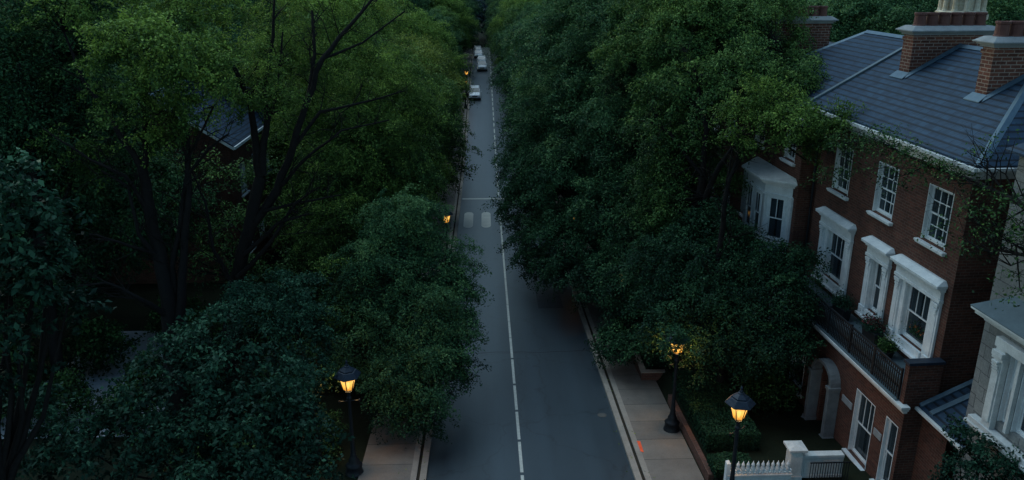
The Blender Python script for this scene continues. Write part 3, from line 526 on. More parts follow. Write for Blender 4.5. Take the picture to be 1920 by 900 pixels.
# brick flat arches / stone bands
for a, c in ((-1.82, -1.07), (-3.92, -3.42)):
    b = MB(); b.box(a, c, 1.051, 1.085, 1.72, 1.98); b.build('string_course', M['stone_trim'], H, bevel=.006)
b = MB(); b.box(-5.07, SL, 1.052, 1.20, 3.52, 3.62); b.box(-5.12, SL, 1.04, 1.28, 3.622, 3.70); b.box(-5.16, SL, 1.03, 1.34, 3.702, 3.80)
bc = b.build('balcony_cornice', M['white_old'], H, bevel=.01)
b = MB(); b.box(-4.69, SL-.02, .002, 1.03, 3.64, 4.36); b.box(-4.695, SL-.02, 1.032, 1.30, 3.802, 3.85); b.box(-4.69, SL-.02, .96, 1.06, 4.361, 4.42)
bal = b.build('balcony', M['lead_dark'], H)
q = MB(); rn = 1.2
q.box(-4.66, SL-.05, rn-.03, rn+.03, 4.86, 4.92); q.box(-4.66, SL-.05, rn-.02, rn+.02, 4.0, 4.04); q.box(-4.66, SL-.05, rn-.02, rn+.02, 4.70, 4.73)
x = -4.62
while x < SL-.1:
    q.lathe([(.02, 3.86), (.02, 4.2), (.042, 4.28), (.02, 4.36), (.02, 4.86)], 5, (x, rn)); x += .125
for x in np.arange(-4.66, SL, 1.7): q.box(x-.03, x+.03, rn-.031, rn+.032, 3.851, 4.98)
q.build('railing', M['iron'], bal)
# arched doorway: columns, capitals, arch ring, door
b = MB()
for c in (-.74, .80):
    b = MB(); b.box(c-.20, c+.20, 1.06, 1.58, -.42, -.20); b.box(c-.17, c+.17, 1.06, 1.53, -.20, -.05); b.box(c-.11, c+.11, 1.055, 1.50, -.05, 1.92)
    b.box(c-.13, c+.13, 1.055, 1.52, 1.92, 2.0); b.box(c-.16, c+.16, 1.055, 1.55, 2.0, 2.12)
    b.build('door_column', M['porch'], H, bevel=.012)
b = MB(); N = 14
def arc(r, z): return [(.03+r*math.cos(math.pi*k/N), 2.12+z*math.sin(math.pi*k/N)) for k in range(N+1)]
ao, ai = arc(.86, .71), arc(.70, .58)
for k in range(N): b.side([ao[k], ao[k+1], ai[k+1], ai[k]], 1.055, 1.46)
b.build('door_arch', M['porch'], H)
b = MB(); b.box(-.52, .58, .80, .85, -.25, 2.6)
for i in range(2):
    for j in range(3): b.box(-.42+i*.48, -.02+i*.48, .85, .875, -.08+j*.72, .5+j*.72)
dr = b.build('door', M['darkdoor'], H)
q = MB(); q.lathe([(.03, 0), (.045, .03), (.03, .06)], 8); hk = q.build('handle', M['lead'], dr); hk.location = (-.42, .9, .9)
b = MB()
for k in range(5): b.box(-.9, .95, 1.05, 1.95+.3*k, -.42-.16*(k+1), -.42-.16*k-.002)
b.box(-.95, 1.0, 1.06, 1.62, -.58, -.425)
b.build('step', M['stone_trim'], H)
# roof: front slope, near-end hip, back slope
hs = -5.30; hp = hs+(RN0-RN1)*.907
b = MB()
roof_sheet(b, [(hs, RN0, RZ0), (hp, RN1, RZ1), (SL+.35, RN1, RZ1), (SL+.35, RN0, RZ0)][::-1])
roof_sheet(b, [(hs, RN0, RZ0), (hs, 2*RN1-RN0, RZ0), (hp, RN1, RZ1)][::-1])
roof_sheet(b, [(hs, 2*RN1-RN0, RZ0), (SL+.35, 2*RN1-RN0, RZ0), (SL+.35, RN1, RZ1), (hp, RN1, RZ1)][::-1])
rf = b.build('roof', M['slate'], H)
q = MB()
def ridge_cap(q, a, c, w=.16, h=.07):
    a, c = np.array(a, float), np.array(c, float); d = c-a; d /= np.linalg.norm(d); t = np.cross(d, (0, 0, 1)); t /= np.linalg.norm(t); u = np.cross(t, d)
    for s_ in (1, -1): q.quad(a+s_*t*w-u*.05, c+s_*t*w-u*.05, c+u*h, a+u*h)
ridge_cap(q, (hp, RN1, RZ1), (SL+.35, RN1, RZ1)); ridge_cap(q, (hs, RN0, RZ0), (hp, RN1, RZ1), .14, .05)
q.build('ridge_capping', M['lead'], rf)
# party-wall upstand between the two roofs
q = MB(); roof_sheet(q, [(SL+.36, RN0, RZ0+.1), (SL+.36, RN1, RZ1+.1), (SL+.56, RN1, RZ1+.1), (SL+.56, RN0, RZ0+.1)][::-1], .2)
q.build('party_coping', M['lead_dark'], rf)
b = MB(); b.box(SR-.1, SL, 0.001, .16, 11.35, 11.52); b.box(SR-.2, SL, 0.001, .30, 11.522, 11.66); b.box(SR-.3, SL, 0.001, .42, 11.662, 11.74); b.box(hs-.04, SL, .43, .54, 11.72, 11.84)
b.box(SR-.12, SR-.001, -8.3, 0, 11.35, 11.52); b.box(SR-.3, SR-.001, -8.3, 0, 11.522, 11.66); b.box(SR-.5, SR-.001, -8.3, .3, 11.662, 11.74)
b.box(hs-.1, hs-.0, -8.7, .42, 11.745, 11.84)
b.build('eaves_gutter', M['white_old'], H, bevel=.01)
b = MB(); b.tube([(5.4, .12, 11.3), (5.4, .10, 8), (5.4, .10, 3.9)], [.05]*3, 8); b.build('downpipe', M['iron'], H)
def stack(parent, s0, s1, n0, n1, npots):
    e = .02
    fl = [[(s0-.12, n0+.30, rz(n0+.30)+.05), (s0-.08, n0+e, rz(n0)+.10), (s1+.08, n0+e, rz(n0)+.10), (s1+.12, n0+.30, rz(n0+.30)+.05)][::-1],
          [(s0-.20, n0+.25, rz(n0+.25)+.04), (s0-.20, RN1, RZ1+.04), (s0-e, RN1, RZ1+.10), (s0-e, n0, rz(n0)+.10)][::-1]]
    chimney(parent, s0, s1, n0, n1, rz(n0)-.6, 14.93, npots, fl)
stack(H, 3.42, 4.12, -2.22, -5.35, 6)
stack(H, -1.62, -1.02, -2.03, -5.1, 6)

# ---- second brick house further along, one step forward, with the white canted bay
H2 = thing('brick_house', 'red brick house with a white canted bay window beside the balcony house', 'house', (HX, HY, HZ), HR)
A0, A1, FN = 5.72, 12.9, .62
b = MB(); t2 = [(6.38, 7.52, 9.25, 11.05), (9.9, 11.1, 9.25, 11.05)]
wall_open(b, A0, A1, -2.2, 11.4, FN, t2+[(11.2, 12.1, 5.3, 7.6)])
b.quad((A0, -.0, -2.2), (A0, -.0, 11.4), (A0, FN, 11.4), (A0, FN, -2.2))
b.quad((A1, FN, -2.2), (A1, FN, 11.4), (A1, -8.3, 11.4), (A1, -8.3, -2.2))
b.quad((A1, -8.3, -2.2), (A1, -8.3, 11.4), (A0, -8.3, 11.4), (A0, -8.3, -2.2))
b.build('wall', M['brick'], H2)
for a, c, z0, z1 in t2: window(H2, (a+c)/2, FN, z0, c-a, z1-z0)
window(H2, 11.65, FN, 5.3, .9, 2.3, (2, 1), (1, 1))
# bay
plan = [(6.15, FN), (7.15, 1.52), (9.35, 1.52), (10.35, FN)]
def offs(d): return [(plan[0][0]-d*1.2, FN), (plan[1][0]-d*.45, 1.52+d), (plan[2][0]+d*.45, 1.52+d), (plan[3][0]+d*1.2, FN)]
b = MB(); b.prism([(x, y+.001) for x, y in offs(-.04)], 1.5, 5.5); b.prism(offs(.10), 5.42, 5.52); b.prism(offs(-.02), 7.72, 8.15)
b.prism(offs(.06), 7.66, 7.74); b.prism(offs(.10), 8.15, 8.25); b.prism(offs(.20), 8.25, 8.33); b.prism(offs(.28), 8.33, 8.42)
for k in range(4):
    x, y = plan[k]; y = max(y, FN+.1); b.box(x-.13, x+.13, y-.2, y+.0, 5.52, 7.7)
b.prism([(x, y) for x, y in offs(-.35)], 5.53, 7.65) if False else None
bay = b.build('bay_window', M['white'], H2, bevel=.01)
q = MB(); o1 = offs(.27); TX = (6.0, 7.15, 9.35, 10.5); zt = 8.62
for k in range(3): q.quad((*o1[k], 8.425), (*o1[k+1], 8.425), (TX[k+1], FN+.02, zt), (TX[k], FN+.02, zt))
q.build('bay_roof', M['white_old'], bay)
def face_window(p, c, w, za, h):
    (x0, y0), (x1, y1) = p, c; L = math.hypot(x1-x0, y1-y0); ang = math.atan2(y1-y0, x1-x0)
    return (x0+x1)/2, (y0+y1)/2, ang
for k, ws in ((0, [(.5, .85)]), (1, [(.27, .72), (.73, .72)]), (2, [(.5, .85)])):
    (x0, y0), (x1, y1) = plan[k], plan[k+1]; ang = math.atan2(y1-y0, x1-x0); L = math.hypot(x1-x0, y1-y0)
    for t, ww in ws:
        window(H2, x0+(x1-x0)*t, y0+(y1-y0)*t, 5.6, ww, 2.05, (2, 1), (1, 1), rz=ang, sill=False, flat=True)
    # mullion panels filling the rest of this side
    q = MB(); ed = [0.0]+[v for t, ww in ws for v in (t*L-ww/2, t*L+ww/2)]+[L]
    for i in range(0, len(ed), 2):
        q.box(ed[i]-L/2, ed[i+1]-L/2, -.12, .0, 5.52, 7.7)
    o = q.build('bay_panel', M['white'], H2); o.location = ((x0+x1)/2, (y0+y1)/2, 0); o.rotation_euler = (0, 0, ang)
he = 10.62
b = MB(); f2 = FN+.42; z2 = rz(f2)
roof_sheet(b, [(SL+.57, f2, z2), (SL+.57, RN1, RZ1), (he, RN1, RZ1), (he+(f2-RN1)*.75, f2, z2)])
roof_sheet(b, [(he+(f2-RN1)*.75, f2, z2), (he, RN1, RZ1), (he+(f2-RN1)*.75, 2*RN1-f2, z2)])
roof_sheet(b, [(SL+.57, 2*RN1-f2, z2), (he+(f2-RN1)*.75, 2*RN1-f2, z2), (he, RN1, RZ1), (SL+.57, RN1, RZ1)])
rf = b.build('roof', M['slate'], H2)
q = MB(); ridge_cap(q, (SL+.57, RN1, RZ1), (he, RN1, RZ1)); ridge_cap(q, (he+(f2-RN1)*.75, f2, z2), (he, RN1, RZ1), .14, .05)
q.build('ridge_capping', M['lead'], rf)
b = MB(); b.box(A0, A1, FN+.001, FN+.2, 11.0, 11.14); b.box(A0, A1+.2, FN+.001, FN+.38, 11.142, 11.26)
b.build('eaves_gutter', M['white_old'], H2, bevel=.01)

# ---- third house of the row, mostly behind the trees: gabled slate roof and broad chimney
H3 = thing('brick_house', 'farthest brick house of the row, broad chimney showing above the trees', 'house', (HX, HY, HZ), HR)
b = MB(); B0, B1 = 13.6, 22.0; wall_open(b, B0, B1, -3.2, 11.0, .3, [(14.6, 15.8, 8.6, 10.3), (17.2, 18.4, 8.6, 10.3), (14.6, 15.8, 4.6, 6.8), (17.2, 18.4, 4.6, 6.8)])
b.quad((B0, -9, -3.2), (B0, -9, 11.0), (B0, .3, 11.0), (B0, .3, -3.2)); b.quad((B1, .3, -3.2), (B1, .3, 11), (B1, -9, 11), (B1, -9, -3.2)); b.quad((B1, -9, -3.2), (B1, -9, 11), (B0, -9, 11), (B0, -9, -3.2))
b.poly([(B0, -9, 11), (B0, -4.35, 13.6), (B0, .3, 11)])
b.build('wall', M['brick'], H3)
for c, z in ((15.2, 8.6), (17.8, 8.6)): window(H3, c, .3, z, 1.2, 1.7)
for c, z in ((15.2, 4.6), (17.8, 4.6)): window(H3, c, .3, z, 1.2, 2.2)
b = MB(); roof_sheet(b, [(13.3, .7, 10.85), (13.3, -4.35, 13.72), (22.3, -4.35, 13.72), (22.3, .7, 10.85)][::-1]); roof_sheet(b, [(13.3, -9.4, 10.85), (22.3, -9.4, 10.85), (22.3, -4.35, 13.72), (13.3, -4.35, 13.72)][::-1])
rf = b.build('roof', M['slate'], H3)
q = MB(); roof_sheet(q, [(13.2, .7, 10.95), (13.2, -4.35, 13.84), (13.42, -4.35, 13.84), (13.42, .7, 10.95)][::-1], .1); roof_sheet(q, [(13.2, -4.35, 13.84), (13.2, -9.4, 10.95), (13.42, -9.4, 10.95), (13.42, -4.35, 13.84)][::-1], .1); q.build('verge_coping', M['lead'], rf)
chimney(H3, 13.0, 13.75, -.5, -3.5, 10.2, 14.75, 6)

# ---- pale stone house next door (near side)
H4 = thing('stone_house', 'pale grey stone house with a wide bay window at the right edge', 'house', (HX, HY, HZ), HR)
b = MB(); b.quad((-13, 0, -1), (-13, 0, 12.5), (-6.36, 0, 12.5), (-6.36, 0, -1))
b.quad((-6.36, 0, -1), (-6.36, 0, 12.5), (-6.36, -8, 12.5), (-6.36, -8, -1)); b.quad((-6.36, -8, -1), (-6.36, -8, 12.5), (-13, -8, 12.5), (-13, -8, -1)); b.quad((-13, -8, -1), (-13, -8, 12.5), (-13, 0, 12.5), (-13, 0, -1))
wall_open(b, -12.2, -7.42, -1, 8.0, .62, [(-8.82, -8.42, 5.3, 7.42), (-10.1, -8.98, 5.3, 7.42)])
b.quad((-7.42, .62, -1), (-7.42, .62, 8.0), (-7.42, 0, 8.0), (-7.42, 0, -1)); b.quad((-12.2, 0, -1), (-12.2, 0, 8), (-12.2, .62, 8), (-12.2, .62, -1))
b.build('wall', M['stone'], H4)
window(H4, -8.62, .62, 5.3, .40, 2.12, (1, 2), (1, 2), sill=False, curtains=False); window(H4, -9.54, .62, 5.3, 1.12, 2.12, (1, 1), (1, 1), sill=False)
b = MB()
b.box(-8.40, -8.02, .621, .80, 5.0, 7.44); b.box(-8.34, -8.08, .80, .84, 5.2, 7.1); b.box(-8.96, -8.84, .621, .75, 5.2, 7.44)
b.box(-8.44, -7.98, .621, .86, 7.10, 7.2); b.box(-8.42, -8.0, .621, .9, 7.2, 7.36)
for k in range(4): b.box(-8.33, -8.09, .84, .93-.02*k, 7.02-.09*k, 7.09-.09*k)
b.box(-10.5, -10.12, .621, .80, 5.0, 7.44)
b.box(-11.5, -7.95, .621, .82, 7.44, 7.72)
b.build('pilaster', M['white_old'], H4, bevel=.01)
b = MB(); b.box(-11.8, -7.55, .621, .86, 4.86, 5.0); b.box(-11.8, -7.5, .621, .93, 4.76, 4.858); b.box(-8.2, -8.08, .622, .80, 4.5, 4.757)
b.build('sill', M['white_old'], H4, bevel=.01)
b = MB(); b.box(-12.3, -7.3, .621, .78, 7.9, 8.02); b.box(-12.4, -7.05, -.3, .92, 8.022, 8.14); b.box(-12.4, -6.95, -.3, 1.0, 8.142, 8.2)
b.build('bay_cornice', M['white_old'], H4, bevel=.01)
b = MB(); roof_sheet(b, [(-12.4, 1.0, 8.23), (-6.92, 1.0, 8.23), (-7.3, .02, 8.62), (-12.4, .02, 8.62)], .03); roof_sheet(b, [(-6.92, 1.0, 8.23), (-6.92, -.3, 8.23), (-7.3, .02, 8.62)], .03)
br = b.build('bay_roof', M['lead_dark'], H4)
b = MB()
roof_sheet(b, [(-13.3, .3, 12.6), (-6.1, .3, 12.6), (-8.5, -4, 15), (-13.3, -4, 15)]); roof_sheet(b, [(-6.1, .3, 12.6), (-6.1, -8.3, 12.6), (-8.5, -4, 15)]); roof_sheet(b, [(-6.1, -8.3, 12.6), (-13.3, -8.3, 12.6), (-13.3, -4, 15), (-8.5, -4, 15)])
b.build('roof', M['slate'], H4)

# ---- small lean-to filling the gap between the two houses
LT = thing('lean_to', 'low slate-roofed lean-to in the gap beside the pale stone house', 'outbuilding', (HX, HY, HZ), HR)
b = MB(); b.quad((-6.3, .40, -1), (-6.3, .40, 3.7), (-4.94, .40, 3.7), (-4.94, .40, -1)); b.build('wall', M['brick'], LT)
b = MB(); roof_sheet(b, [(-7.36, .62, 3.70), (-4.935, .62, 3.70), (-4.935, -1.4, 4.68), (-7.36, -1.4, 4.68)], .06); rf = b.build('roof', M['slate'], LT)
q = MB(); roof_sheet(q, [(-5.62, .55, 3.80), (-5.42, .55, 3.80), (-5.42, -1.3, 4.70), (-5.62, -1.3, 4.70)], .06); roof_sheet(q, [(-5.06, .6, 3.76), (-4.936, .6, 3.82), (-4.936, -1.4, 4.80), (-5.06, -1.4, 4.74)], .05); q.build('flashing', M['lead'], rf)
b = MB(); b.box(-7.36, -4.94, .63, .74, 3.60, 3.70); b.build('gutter', M['white_old'], LT, bevel=.01)

# ---- house across the street behind the left-hand trees
def gable_house(name, label, loc, rot, L, D, zeave, pitch, wallm, wins, chim=None, base=-3, cat='house', overh=.35):
    h = thing(name, label, cat, loc, rot)
    b = MB(); ops = [w for w in wins]
    wall_open(b, -L, 0, base, zeave, 0, ops)
    zt = zeave+D/2*math.tan(R(pitch))
    b.poly([(0, -D, base), (0, -D, zeave), (0, -D/2, zt), (0, 0, zeave), (0, 0, base)]); b.poly([(-L, 0, base), (-L, 0, zeave), (-L, -D/2, zt), (-L, -D, zeave), (-L, -D, base)])
    b.quad((-L, -D, base), (-L, -D, zeave), (0, -D, zeave), (0, -D, base)); b.build('wall', wallm, h)
    t = math.tan(R(pitch)); ze = zeave-overh*t+.1; zr_ = zt+.1
    b = MB(); roof_sheet(b, [(-L-.3, overh, ze), (.35, overh, ze), (.35, -D/2, zr_), (-L-.3, -D/2, zr_)], .1); roof_sheet(b, [(.35, -D-overh, ze), (-L-.3, -D-overh, ze), (-L-.3, -D/2, zr_), (.35, -D/2, zr_)], .1)
    rf = b.build('roof', M['slate'], h)
    q = MB(); ridge_cap(q, (-L-.3, -D/2, zr_), (.35, -D/2, zr_)); q.build('ridge_capping', M['lead'], rf)
    b = MB(); b.box(-L-.3, .36, overh+.001, overh+.1, ze-.24, ze-.06); roof_sheet(b, [(.352, overh, ze-.1), (.39, overh, ze-.1), (.39, -D/2, zr_-.1), (.352, -D/2, zr_-.1)][::1], .18); roof_sheet(b, [(.352, -D/2, zr_-.1), (.39, -D/2, zr_-.1), (.39, -D-overh, ze-.1), (.352, -D-overh, ze-.1)], .18)
    b.build('fascia', M['white'], h)
    for a, c, z0, z1 in wins: window(h, (a+c)/2, 0, z0, c-a, z1-z0)
    if chim: chimney(h, *chim)
    return h
gable_house('brick_house', 'brick house with blue slate roof across the street, behind the forked tree', (-15.9, 49.6, -1.7), R(-90), 13, 9, 9.35, 33, M['brick'],
            [(-2.6, -1.4, 5.6, 7.6), (-5.6, -4.4, 5.6, 7.6), (-8.6, -7.4, 5.6, 7.6), (-2.6, -1.4, 1.6, 3.8), (-5.6, -4.4, 1.6, 3.8)])
gable_house('slate_cottage', 'low slate-roofed house glimpsed through leaves at the far left', 'x' and (-25.5, 47.5, -1.5), R(-90), 9, 8, 8.4, 34, M['stone'], [(-2.2, -1.0, 5.4, 7.2)])
gable_house('distant_house', 'pinkish brick house far off above the left treetops', (-17.0, 205, float(gz(-20, 205))), R(-90), 12, 10, 9.5, 36, M['brick_ch'], [(-3, -1.8, 5.6, 7.4)])
# pale stained stone tower behind the chimneys
TW = thing('stone_tower', 'pale stained stone tower top rising behind the chimney pots', 'tower', (29.72, 50.75, float(gz(29.72, 50.75))), R(12))
zb = 15.45-TW.location.z; Q = .72
n = 12
b = MB(); b.lathe([(1.6, -1), (1.5, zb-1.2), (1.45, zb-.6)], n); b.build('shaft', M['stained'], TW)
b = MB(); b.lathe([(1.45, zb-.6), (1.58, zb-.5), (1.58, zb-.25), (1.45, zb-.2), (1.5, zb-.08), (1.35, zb)], n); b.lathe([(1.25, zb+2.6), (1.6, zb+2.8), (1.6, zb+3.0), (1.1, zb+3.4), (.2, zb+4.6)], n); b.build('cornice', M['stained'], TW)
b = MB(); b.lathe([(1.12, zb), (1.12, zb+2.6)], n)
for k in range(n):
    a = 2*math.pi*k/n; b.lathe([(.2, zb), (.16, zb+.12), (.13, zb+2.4), (.2, zb+2.6)], 8, (1.2*math.cos(a), 1.2*math.sin(a)))
b.build('colonnade', M['stained'], TW)

# ------------------------------------------------------------------ front garden: fence, porch wall, hedges, planters
def at_house(s, n): return (HX+s*math.cos(HR)-n*math.sin(HR), HY+s*math.sin(HR)+n*math.cos(HR))
fz = gzf(9.5, 23.5)
F = thing('picket_fence', 'low white fence of turned pickets on a plinth by the house corner', 'fence', (8.3, 23.5, fz))
b = MB(); b.box(0, 2.25, -.09, .09, 0, .50); b.box(-.02, 2.28, -.13, .13, .501, .56); b.build('plinth', M['white_old'], F, bevel=.01)
b = MB(); b.box(.06, 2.26, -.05, .05, .64, .70); b.build('rail', M['white'], F, bevel=.006)
for k in range(12):
    q = MB(); q.lathe([(.055, .561), (.06, .58), (.035, .64), (.075, .72), (.08, .78), (.045, .84), (.065, .87), (.055, .93), (.02, 1.0), (.004, 1.06)], 10, (.2+k*.175, 0)); q.build('picket', M['white'], F, smooth=True)
b = MB(); b.box(-.06, .08, -.11, .11, 0, 1.02); b.frustum(-.06, .08, -.11, .11, 1.02, 0, .02, -.02, .02, 1.1); b.build('post', M['white'], F, bevel=.008)
P = thing('gate_pier', 'square white gate pier with panelled wall joining the arched porch', 'pier', (10.86, 24.05, fz))
b = MB(); b.box(-.26, .26, -.26, .26, 0, .16); b.box(-.22, .22, -.22, .22, .161, 1.12); b.box(-.26, .26, -.26, .26, 1.121, 1.18); b.box(-.33, .33, -.33, .33, 1.181, 1.27); b.frustum(-.31, .31, -.31, .31, 1.271, -.1, .1, -.1, .1, 1.33); b.build('shaft', M['white_old'], P, bevel=.012)
b = MB(); b.box(.225, 1.75, -.09, .13, 0, .82); b.box(.225, 1.75, -.13, .17, .821, .93); b.box(.35, .95, -.115, -.091, .2, .70); b.box(1.05, 1.65, -.115, -.091, .2, .70); b.box(.225, 1.75, -.12, -.09, 0, .12); b.build('panel_wall', M['white_old'], P, bevel=.01)
b = MB()
for k in range(16): b.box(.4+k*.09, .42+k*.09, -.5, -.48, 0, .9)
b.box(.38, 1.8, -.505, -.475, .86, .9); b.box(.38, 1.8, -.505, -.475, .1, .14); b.build('area_railing', M['iron'], P)

# low brick garden wall along the pavement, and the raised planter by the street lamp
W1 = thing('garden_wall', 'low brick garden wall along the right pavement under the hedge', 'wall')
b = MB(); ys = np.linspace(24.6, 31.2, 12)
for i in range(11):
    a, c = ys[i], ys[i+1]; za, zc = float(zr(a)), float(zr(c)); x0, x1 = 8.02, 8.22
    b.add([(x0,a,za-.1),(x1,a,za-.1),(x1,c,zc-.1),(x0,c,zc-.1),(x0,a,za+.52),(x1,a,za+.52),(x1,c,zc+.52),(x0,c,zc+.52)], [(4,5,6,7),(0,1,5,4),(1,2,6,5),(2,3,7,6),(3,0,4,7)])
b.build('brickwork', M['brick_low'], W1)
PL = thing('raised_planter', 'raised brick planter with pale coping beside the shaded street lamp', 'planter', (7.28, 33.5, gzf(7.5, 34)+.06))
b = MB(); b.box(0, 1.9, 0, .2, -.2, .42); b.box(0, .2, .2, 3.2, -.5, .30); b.box(1.7, 1.9, .2, 3.2, -.5, .42); b.build('brickwork', M['brick_low'], PL)
b = MB(); b.box(-.04, 1.94, -.04, .24, .421, .48); b.box(-.04, .24, .241, 3.2, .421, .48); b.box(1.66, 1.94, .241, 3.2, .421, .48); b.build('coping', M['kerb'], PL, bevel=.012)
b = MB(); b.box(.2, 1.7, .2, 3.2, -.2, .34); b.build('soil', M['soil'], PL)

# ------------------------------------------------------------------ street lamps
def lampmat():
    t = NT('lamp_pane'); e = t.n('ShaderNodeEmission', Strength=LAMP_E)
    v = t.coord('Generated'); sx = t.n('ShaderNodeSeparateXYZ'); t.l(v, sx.inputs[0])
    t.l(t.ramp(sx.outputs['Z'], [(0, (.80, .32, .04)), (.3, (1.0, .50, .085)), (.7, (1.0, .58, .14)), (1, (.62, .22, .035))]), e.inputs['Color'])
    tr = t.n('ShaderNodeBsdfTransparent', Color=(1, .85, .6, 1)); mx = t.n('ShaderNodeMixShader', Fac=.35)
    t.l(e.outputs[0], mx.inputs[1]); t.l(tr.outputs[0], mx.inputs[2]); t.l(mx.outputs[0], t.out.inputs['Surface'])
    return t.m
def bulbmat():
    t = NT('lamp_bulb'); e = t.n('ShaderNodeEmission', Strength=1.6); e.inputs['Color'].default_value = (1, .62, .25, 1); t.l(e.outputs[0], t.out.inputs['Surface']); return t.m
LAMP_E = 1.55
M['pane'] = lampmat(); M['bulb'] = bulbmat()
def make_lamp(h=3.55):
    """h is the height of the lantern's foot"""
    t = thing('street_lamp', 'lamp', 'street lamp')
    b = MB(); b.lathe([(.30, -.1), (.30, .06), (.27, .10), (.25, .34), (.28, .38), (.22, .44), (.16, .52), (.17, .60), (.12, .70), (.09, .86), (.10, .90)], 16); b.build('base', M['iron'], t, smooth=True)
    b = MB(); b.lathe([(.085, .9), (.06, 1.5), (.055, h-.35), (.085, h-.33), (.085, h-.28), (.05, h-.22), (.06, h-.1), (.10, h-.04), (.11, h)], 12)
    b.tube([(-.32, 0, h-.42), (.32, 0, h-.42)], [.018, .018], 6); b.lathe([(.03, h-.46), (.03, h-.38)], 8, (.32, 0)); b.lathe([(.03, h-.46), (.03, h-.38)], 8, (-.32, 0))
    b.build('post', M['iron'], t, smooth=False)
    r0, r1, z0, z1 = .15, .26, h+.06, h+.58; n = 6
    V = lambda r, z, k: (r*math.cos(2*math.pi*k/n+.26), r*math.sin(2*math.pi*k/n+.26), z)
    b = MB()
    for k in range(n):
        b.tube([V(r0+.012, z0, k), V(r1+.012, z1, k)], [.017, .017], 4)
    b.lathe([(.10, h), (.085, h+.03), (.075, z0+.012)], n, a0=.26); b.lathe([(r1+.0, z1), (r1+.05, z1+.02), (r1+.05, z1+.05)], n, a0=.26)
    fr = b.build('lantern_frame', M['iron'], t)
    for k in range(n):
        q = MB(); a, c, d, e = V(r0, z0+.012, k), V(r0, z0+.012, k+1), V(r1, z1, k+1), V(r1, z1, k); q.quad(a, c, d, e); q.build('pane', M['pane'], fr)
    b = MB(); b.lathe([(r1+.17, z1+.035), (r1+.18, z1+.06), (r1+.03, z1+.24), (r1-.02, z1+.25), (r1-.02, z1+.29), (.10, z1+.40), (.09, z1+.44), (.05, z1+.46)], n, a0=.26)
    rf = b.build('lantern_roof', M['iron_blue'], t)
    b = MB(); b.lathe([(.05, z1+.46), (.06, z1+.50), (.025, z1+.53), (.045, z1+.58), (.008, z1+.68)], 8); b.build('finial', M['iron_blue'], rf, smooth=True)
    b = MB(); b.lathe([(.02, z0+.02), (.05, z0+.12), (.05, z0+.22), (.015, z0+.3)], 8); b.build('bulb', M['bulb'], t, smooth=True)
    return t, (z0+z1)/2
lamp0, LZ = make_lamp()
lamps = [(-5.05, 25.9, 'lit lamp with dark pagoda roof at the left pavement edge, beside the dense tree'),
 (8.22, 22.7, 'lit lamp in front of the white picket fence, nearest on the right'),
 (7.62, 28.7, 'lit lamp on the right pavement, its lantern half hidden by hanging leaves'),
 (-2.66, 51.2, 'lit lamp at the left kerb level with the pale crossing blocks'),
 (-2.85, 120.5, 'lit lamp at the left kerb just in front of the nearest parked car'),
 (-2.85, 129.8, 'lit lamp at the left kerb beside the nearest parked car'),
 (6.1, 51.0, 'lit lamp glimpsed through the right-hand leaves across from the crossing blocks'),
 (6.9, 37.9, 'lit lamp glimpsed low through leaves above the right kerb'),
 (6.0, 96.0, 'lit lamp glimpsed high in the right-hand foliage')]
for i, (x, y, lab) in enumerate(lamps):
    o = lamp0 if i == 0 else copy_tree(lamp0)
    for ch in [c for c in o.children if c.type == 'LIGHT']: bpy.data.objects.remove(ch)
    o.location = (x, y, float(zr(y))+.12 if -5 < x < 8 else gzf(x, y)); o.scale = (1.14, 1.14, .99); o.rotation_euler = (0, 0, R(35 if i else 8)); tag(o, lab, 'street lamp', 'lit street lamps')
    l = bpy.data.lights.new('lamp_light', 'POINT'); l.energy = LAMP_W if y < 35 else (5.0 if x > 0 else 22.0); l.color = (1, .58, .22); l.shadow_soft_size = .09
    lo = bpy.data.objects.new('lamp_light', l); COL.objects.link(lo); lo.location = (0, 0, LZ+.14); lo.parent = o

